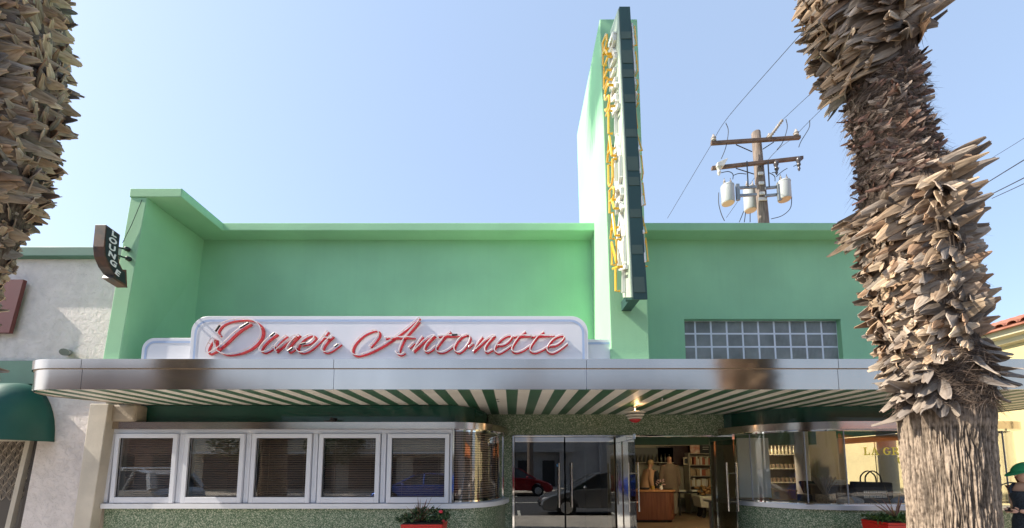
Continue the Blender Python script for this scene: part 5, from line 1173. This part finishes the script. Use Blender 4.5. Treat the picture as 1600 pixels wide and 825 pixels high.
# far side palm, seen in the door glass
P=thing('palm_tree','slim palm on the far pavement in front of the grey porch','palm tree',(1.5,-19.2,0)); FAR.append(P); MB().tube([(0,0,0),(0,0,3),(.1,0,8),(.1,0,11)],[.28,.24,.25,.2],12).obj('trunk',wp,P,smooth=True)
def car(name,label,x,y,L_,wd,h,col,kind,face=-1,z=-.10):
    "side profile lofted across the width; nose towards +x before turning"
    c=thing(name,label,'car',(x,y,z),PI if face<0 else 0)
    paint=M(name+'_paint',col,.25,.35,coat=.6); gl=M(name+'_glass',(.03,.035,.04),.06)
    s=L_/4.5; k=h/1.47
    wag=kind=='wagon'
    low=[(-2.22,.40),(-2.25,.62),(-2.2,.85),(-2.1,.98 if wag else .95),(-1.5,.97),(-.6,.95),(.4,.93),(1.0,.90),(1.5,.80),(1.95,.68),(2.18,.55),(2.24,.40),(2.15,.24),(1.85,.2)]
    def wheel_gap(cx): return [(cx+.37*math.cos(R(a)),.30+.37*math.sin(R(a))) for a in range(0,181,20)]
    outl=low+wheel_gap(1.38)+wheel_gap(-1.32)[0:]+[(-1.9,.22),(-2.15,.26)]
    outl=[(px*s,pz*k) for px,pz in outl]
    rings=[]
    for yy,sc_,dz in ((-1,.965,-.0),(-.93,1,0),(-.5,1.0,.02),(.5,1.0,.02),(.93,1,0),(1,.965,0)):
        rings.append([(px*sc_,yy*wd/2,pz+(dz if pz>.6*k else 0)) for px,pz in outl])
    MB().loft(rings).obj('body',paint,c,bevel=.02)
    roof=[(-2.05,.95),(-1.85,1.35),(-1.4,1.46),(-.3,1.47),(.2,1.40),(1.08,.90)] if wag else [(-1.95,.93),(-1.35,1.28),(-.7,1.44),(-.1,1.46),(.35,1.38),(1.25,.88)]
    roof=[(px*s,pz*k) for px,pz in roof]
    rings=[[ (px,yy*(wd/2)*(1 if pz<1.0*k else .80),pz) for px,pz in roof] for yy in (-.93,.93)]
    m=MB(); m.loft(rings); m.obj('cabin_glass',gl,c,smooth=True)
    # roof skin and pillars
    m=MB(); n=len(roof)
    def rp(i,yy,up=.012): px,pz=roof[i]; return (px,yy*(wd/2)*(1 if pz<1.0*k else .80),pz+up)
    for i in range(1,n-2): m.hexa([rp(i,-.95,0),rp(i+1,-.95,0),rp(i+1,.95,0),rp(i,.95,0)],[rp(i,-.95,.02),rp(i+1,-.95,.02),rp(i+1,.95,.02),rp(i,.95,.02)])
    for yy in (-.955,.955):
        m.tube([rp(n-1,yy),rp(n-2,yy)],.03,6)
        m.tube([rp(0,yy),rp(1,yy)],.07 if wag else .09,6)
        a=(-.1*s,yy*wd/2,.94*k); b=(-.1*s,yy*wd/2*.8,1.44*k); m.tube([a,b],.035,6)
        if wag: m.tube([rp(0,yy),rp(1,yy)],.12,6); m.tube([(-1.3*s,yy*wd/2,.94*k),(-1.4*s,yy*wd/2*.8,1.44*k)],.05,6)
    m.obj('roof',paint,c,smooth=True)
    if wag:
        m=MB(); 
        for yy in (-.7,.7): m.tube([(-1.6*s,yy*wd/2,1.50*k),(-1.5*s,yy*wd/2,1.54*k),(.1*s,yy*wd/2,1.53*k),(.2*s,yy*wd/2,1.45*k)],.018,6)
        m.obj('roof_rail',chrome,c)
    for cx in (1.38*s,-1.32*s):
        for yy in (-1,1):
            w=thing('wheel',None,None,(cx,yy*(wd/2-.10),.315)); w.parent=c
            MB().tube([(0,-.1,0),(0,.1,0)],.315,24).obj('tyre',bpy.data.materials.get('rubber') or M('rubber',(.015,.015,.015),.8),w,smooth=True)
            m=MB(); m.tube([(0,yy*.102,0),(0,yy*.106,0)],.20,20)
            for q in range(10): a=q*PI/5; m.tube([(.03*math.cos(a),yy*.115,.03*math.sin(a)),(.2*math.cos(a),yy*.11,.2*math.sin(a))],.017,5)
            m.obj('rim',bpy.data.materials.get('alloy') or M('alloy',(.55,.55,.55),.3,.9),w)
    m=MB()
    for yy in (-1,1): m.hexa([(1.95*s,yy*wd*.30,.56*k),(2.2*s,yy*wd*.30,.52*k),(2.05*s,yy*wd*.485,.56*k),(1.8*s,yy*wd*.493,.60*k)],[(1.85*s,yy*wd*.30,.70*k),(2.12*s,yy*wd*.30,.62*k),(1.98*s,yy*wd*.475,.66*k),(1.7*s,yy*wd*.49,.73*k)])
    m.obj('headlight',M('lamp_lens',(.6,.6,.62),.1) if 'lamp_lens' not in bpy.data.materials else bpy.data.materials['lamp_lens'],c)
    m=MB()
    for yy in (-1,1): ellip(m,(.78*s,yy*(wd/2+.09),.98*k),(.07,.10,.06),10,6)
    m.obj('mirror',paint,c,smooth=True)
    m=MB()
    for yy in (-1,1):
        for xx in (.75,-.12,-1.0): m.box(xx*s-.004,xx*s+.004,min(yy*wd*.5,yy*wd*.501),max(yy*wd*.5,yy*wd*.501)+.001,.35*k,.9*k)
        m.box(-.45*s,-.3*s,yy*wd*.5-.012,yy*wd*.5+.012,.78*k,.80*k)
    m.obj('door_seam',black,c)
    m=MB(); m.box(2.2*s,2.255*s,-.5,.5,.32*k,.48*k); m.obj('grille',black,c)
    return c
car('parked_car','dark grey hatchback parked at the near kerb with its nose beside the camera',3.18,-.05,4.5,1.78,1.47,(.17,.175,.19),'hatch',-1)
car('parked_car','red compact car parked on the far side of the street',0.1,-9.75,4.5,1.85,1.62,(.30,.006,.012),'hatch',1)
car('parked_car','silver estate car with roof rails parked at the near kerb to the left',-11.9,-.1,4.7,1.82,1.55,(.48,.48,.47),'wagon',-1)
car('parked_car','bright blue car standing in the far lane',-3.9,-6.6,4.4,1.8,1.36,(.01,.10,.55),'hatch',-1)
# parking meters at the near kerb, seen in the glass
for x in (-6.2,-4.9,5.6):
    t=thing('parking_meter','grey parking meter at the near kerb '+{-6.2:'furthest left',-4.9:'just right of the leftmost meter',5.6:'to the right of the camera'}[x],'parking meter',(x,1.55,0),group='parking meters along the near kerb')
    if x>0: t.location.y=.98
    MB().tube([(0,0,0),(0,0,1.1)],.03,8).obj('post',galv,t,smooth=True); m=MB(); m.lathe([(.03,0),(.075,.03),(.09,.14),(.08,.24),(.04,.29)],0,0,1.1,12); m.obj('head',M('meter_grey',(.3,.3,.31),.4,.4) if 'meter_grey' not in bpy.data.materials else bpy.data.materials['meter_grey'],t,smooth=True)

for o in FAR: far(o)
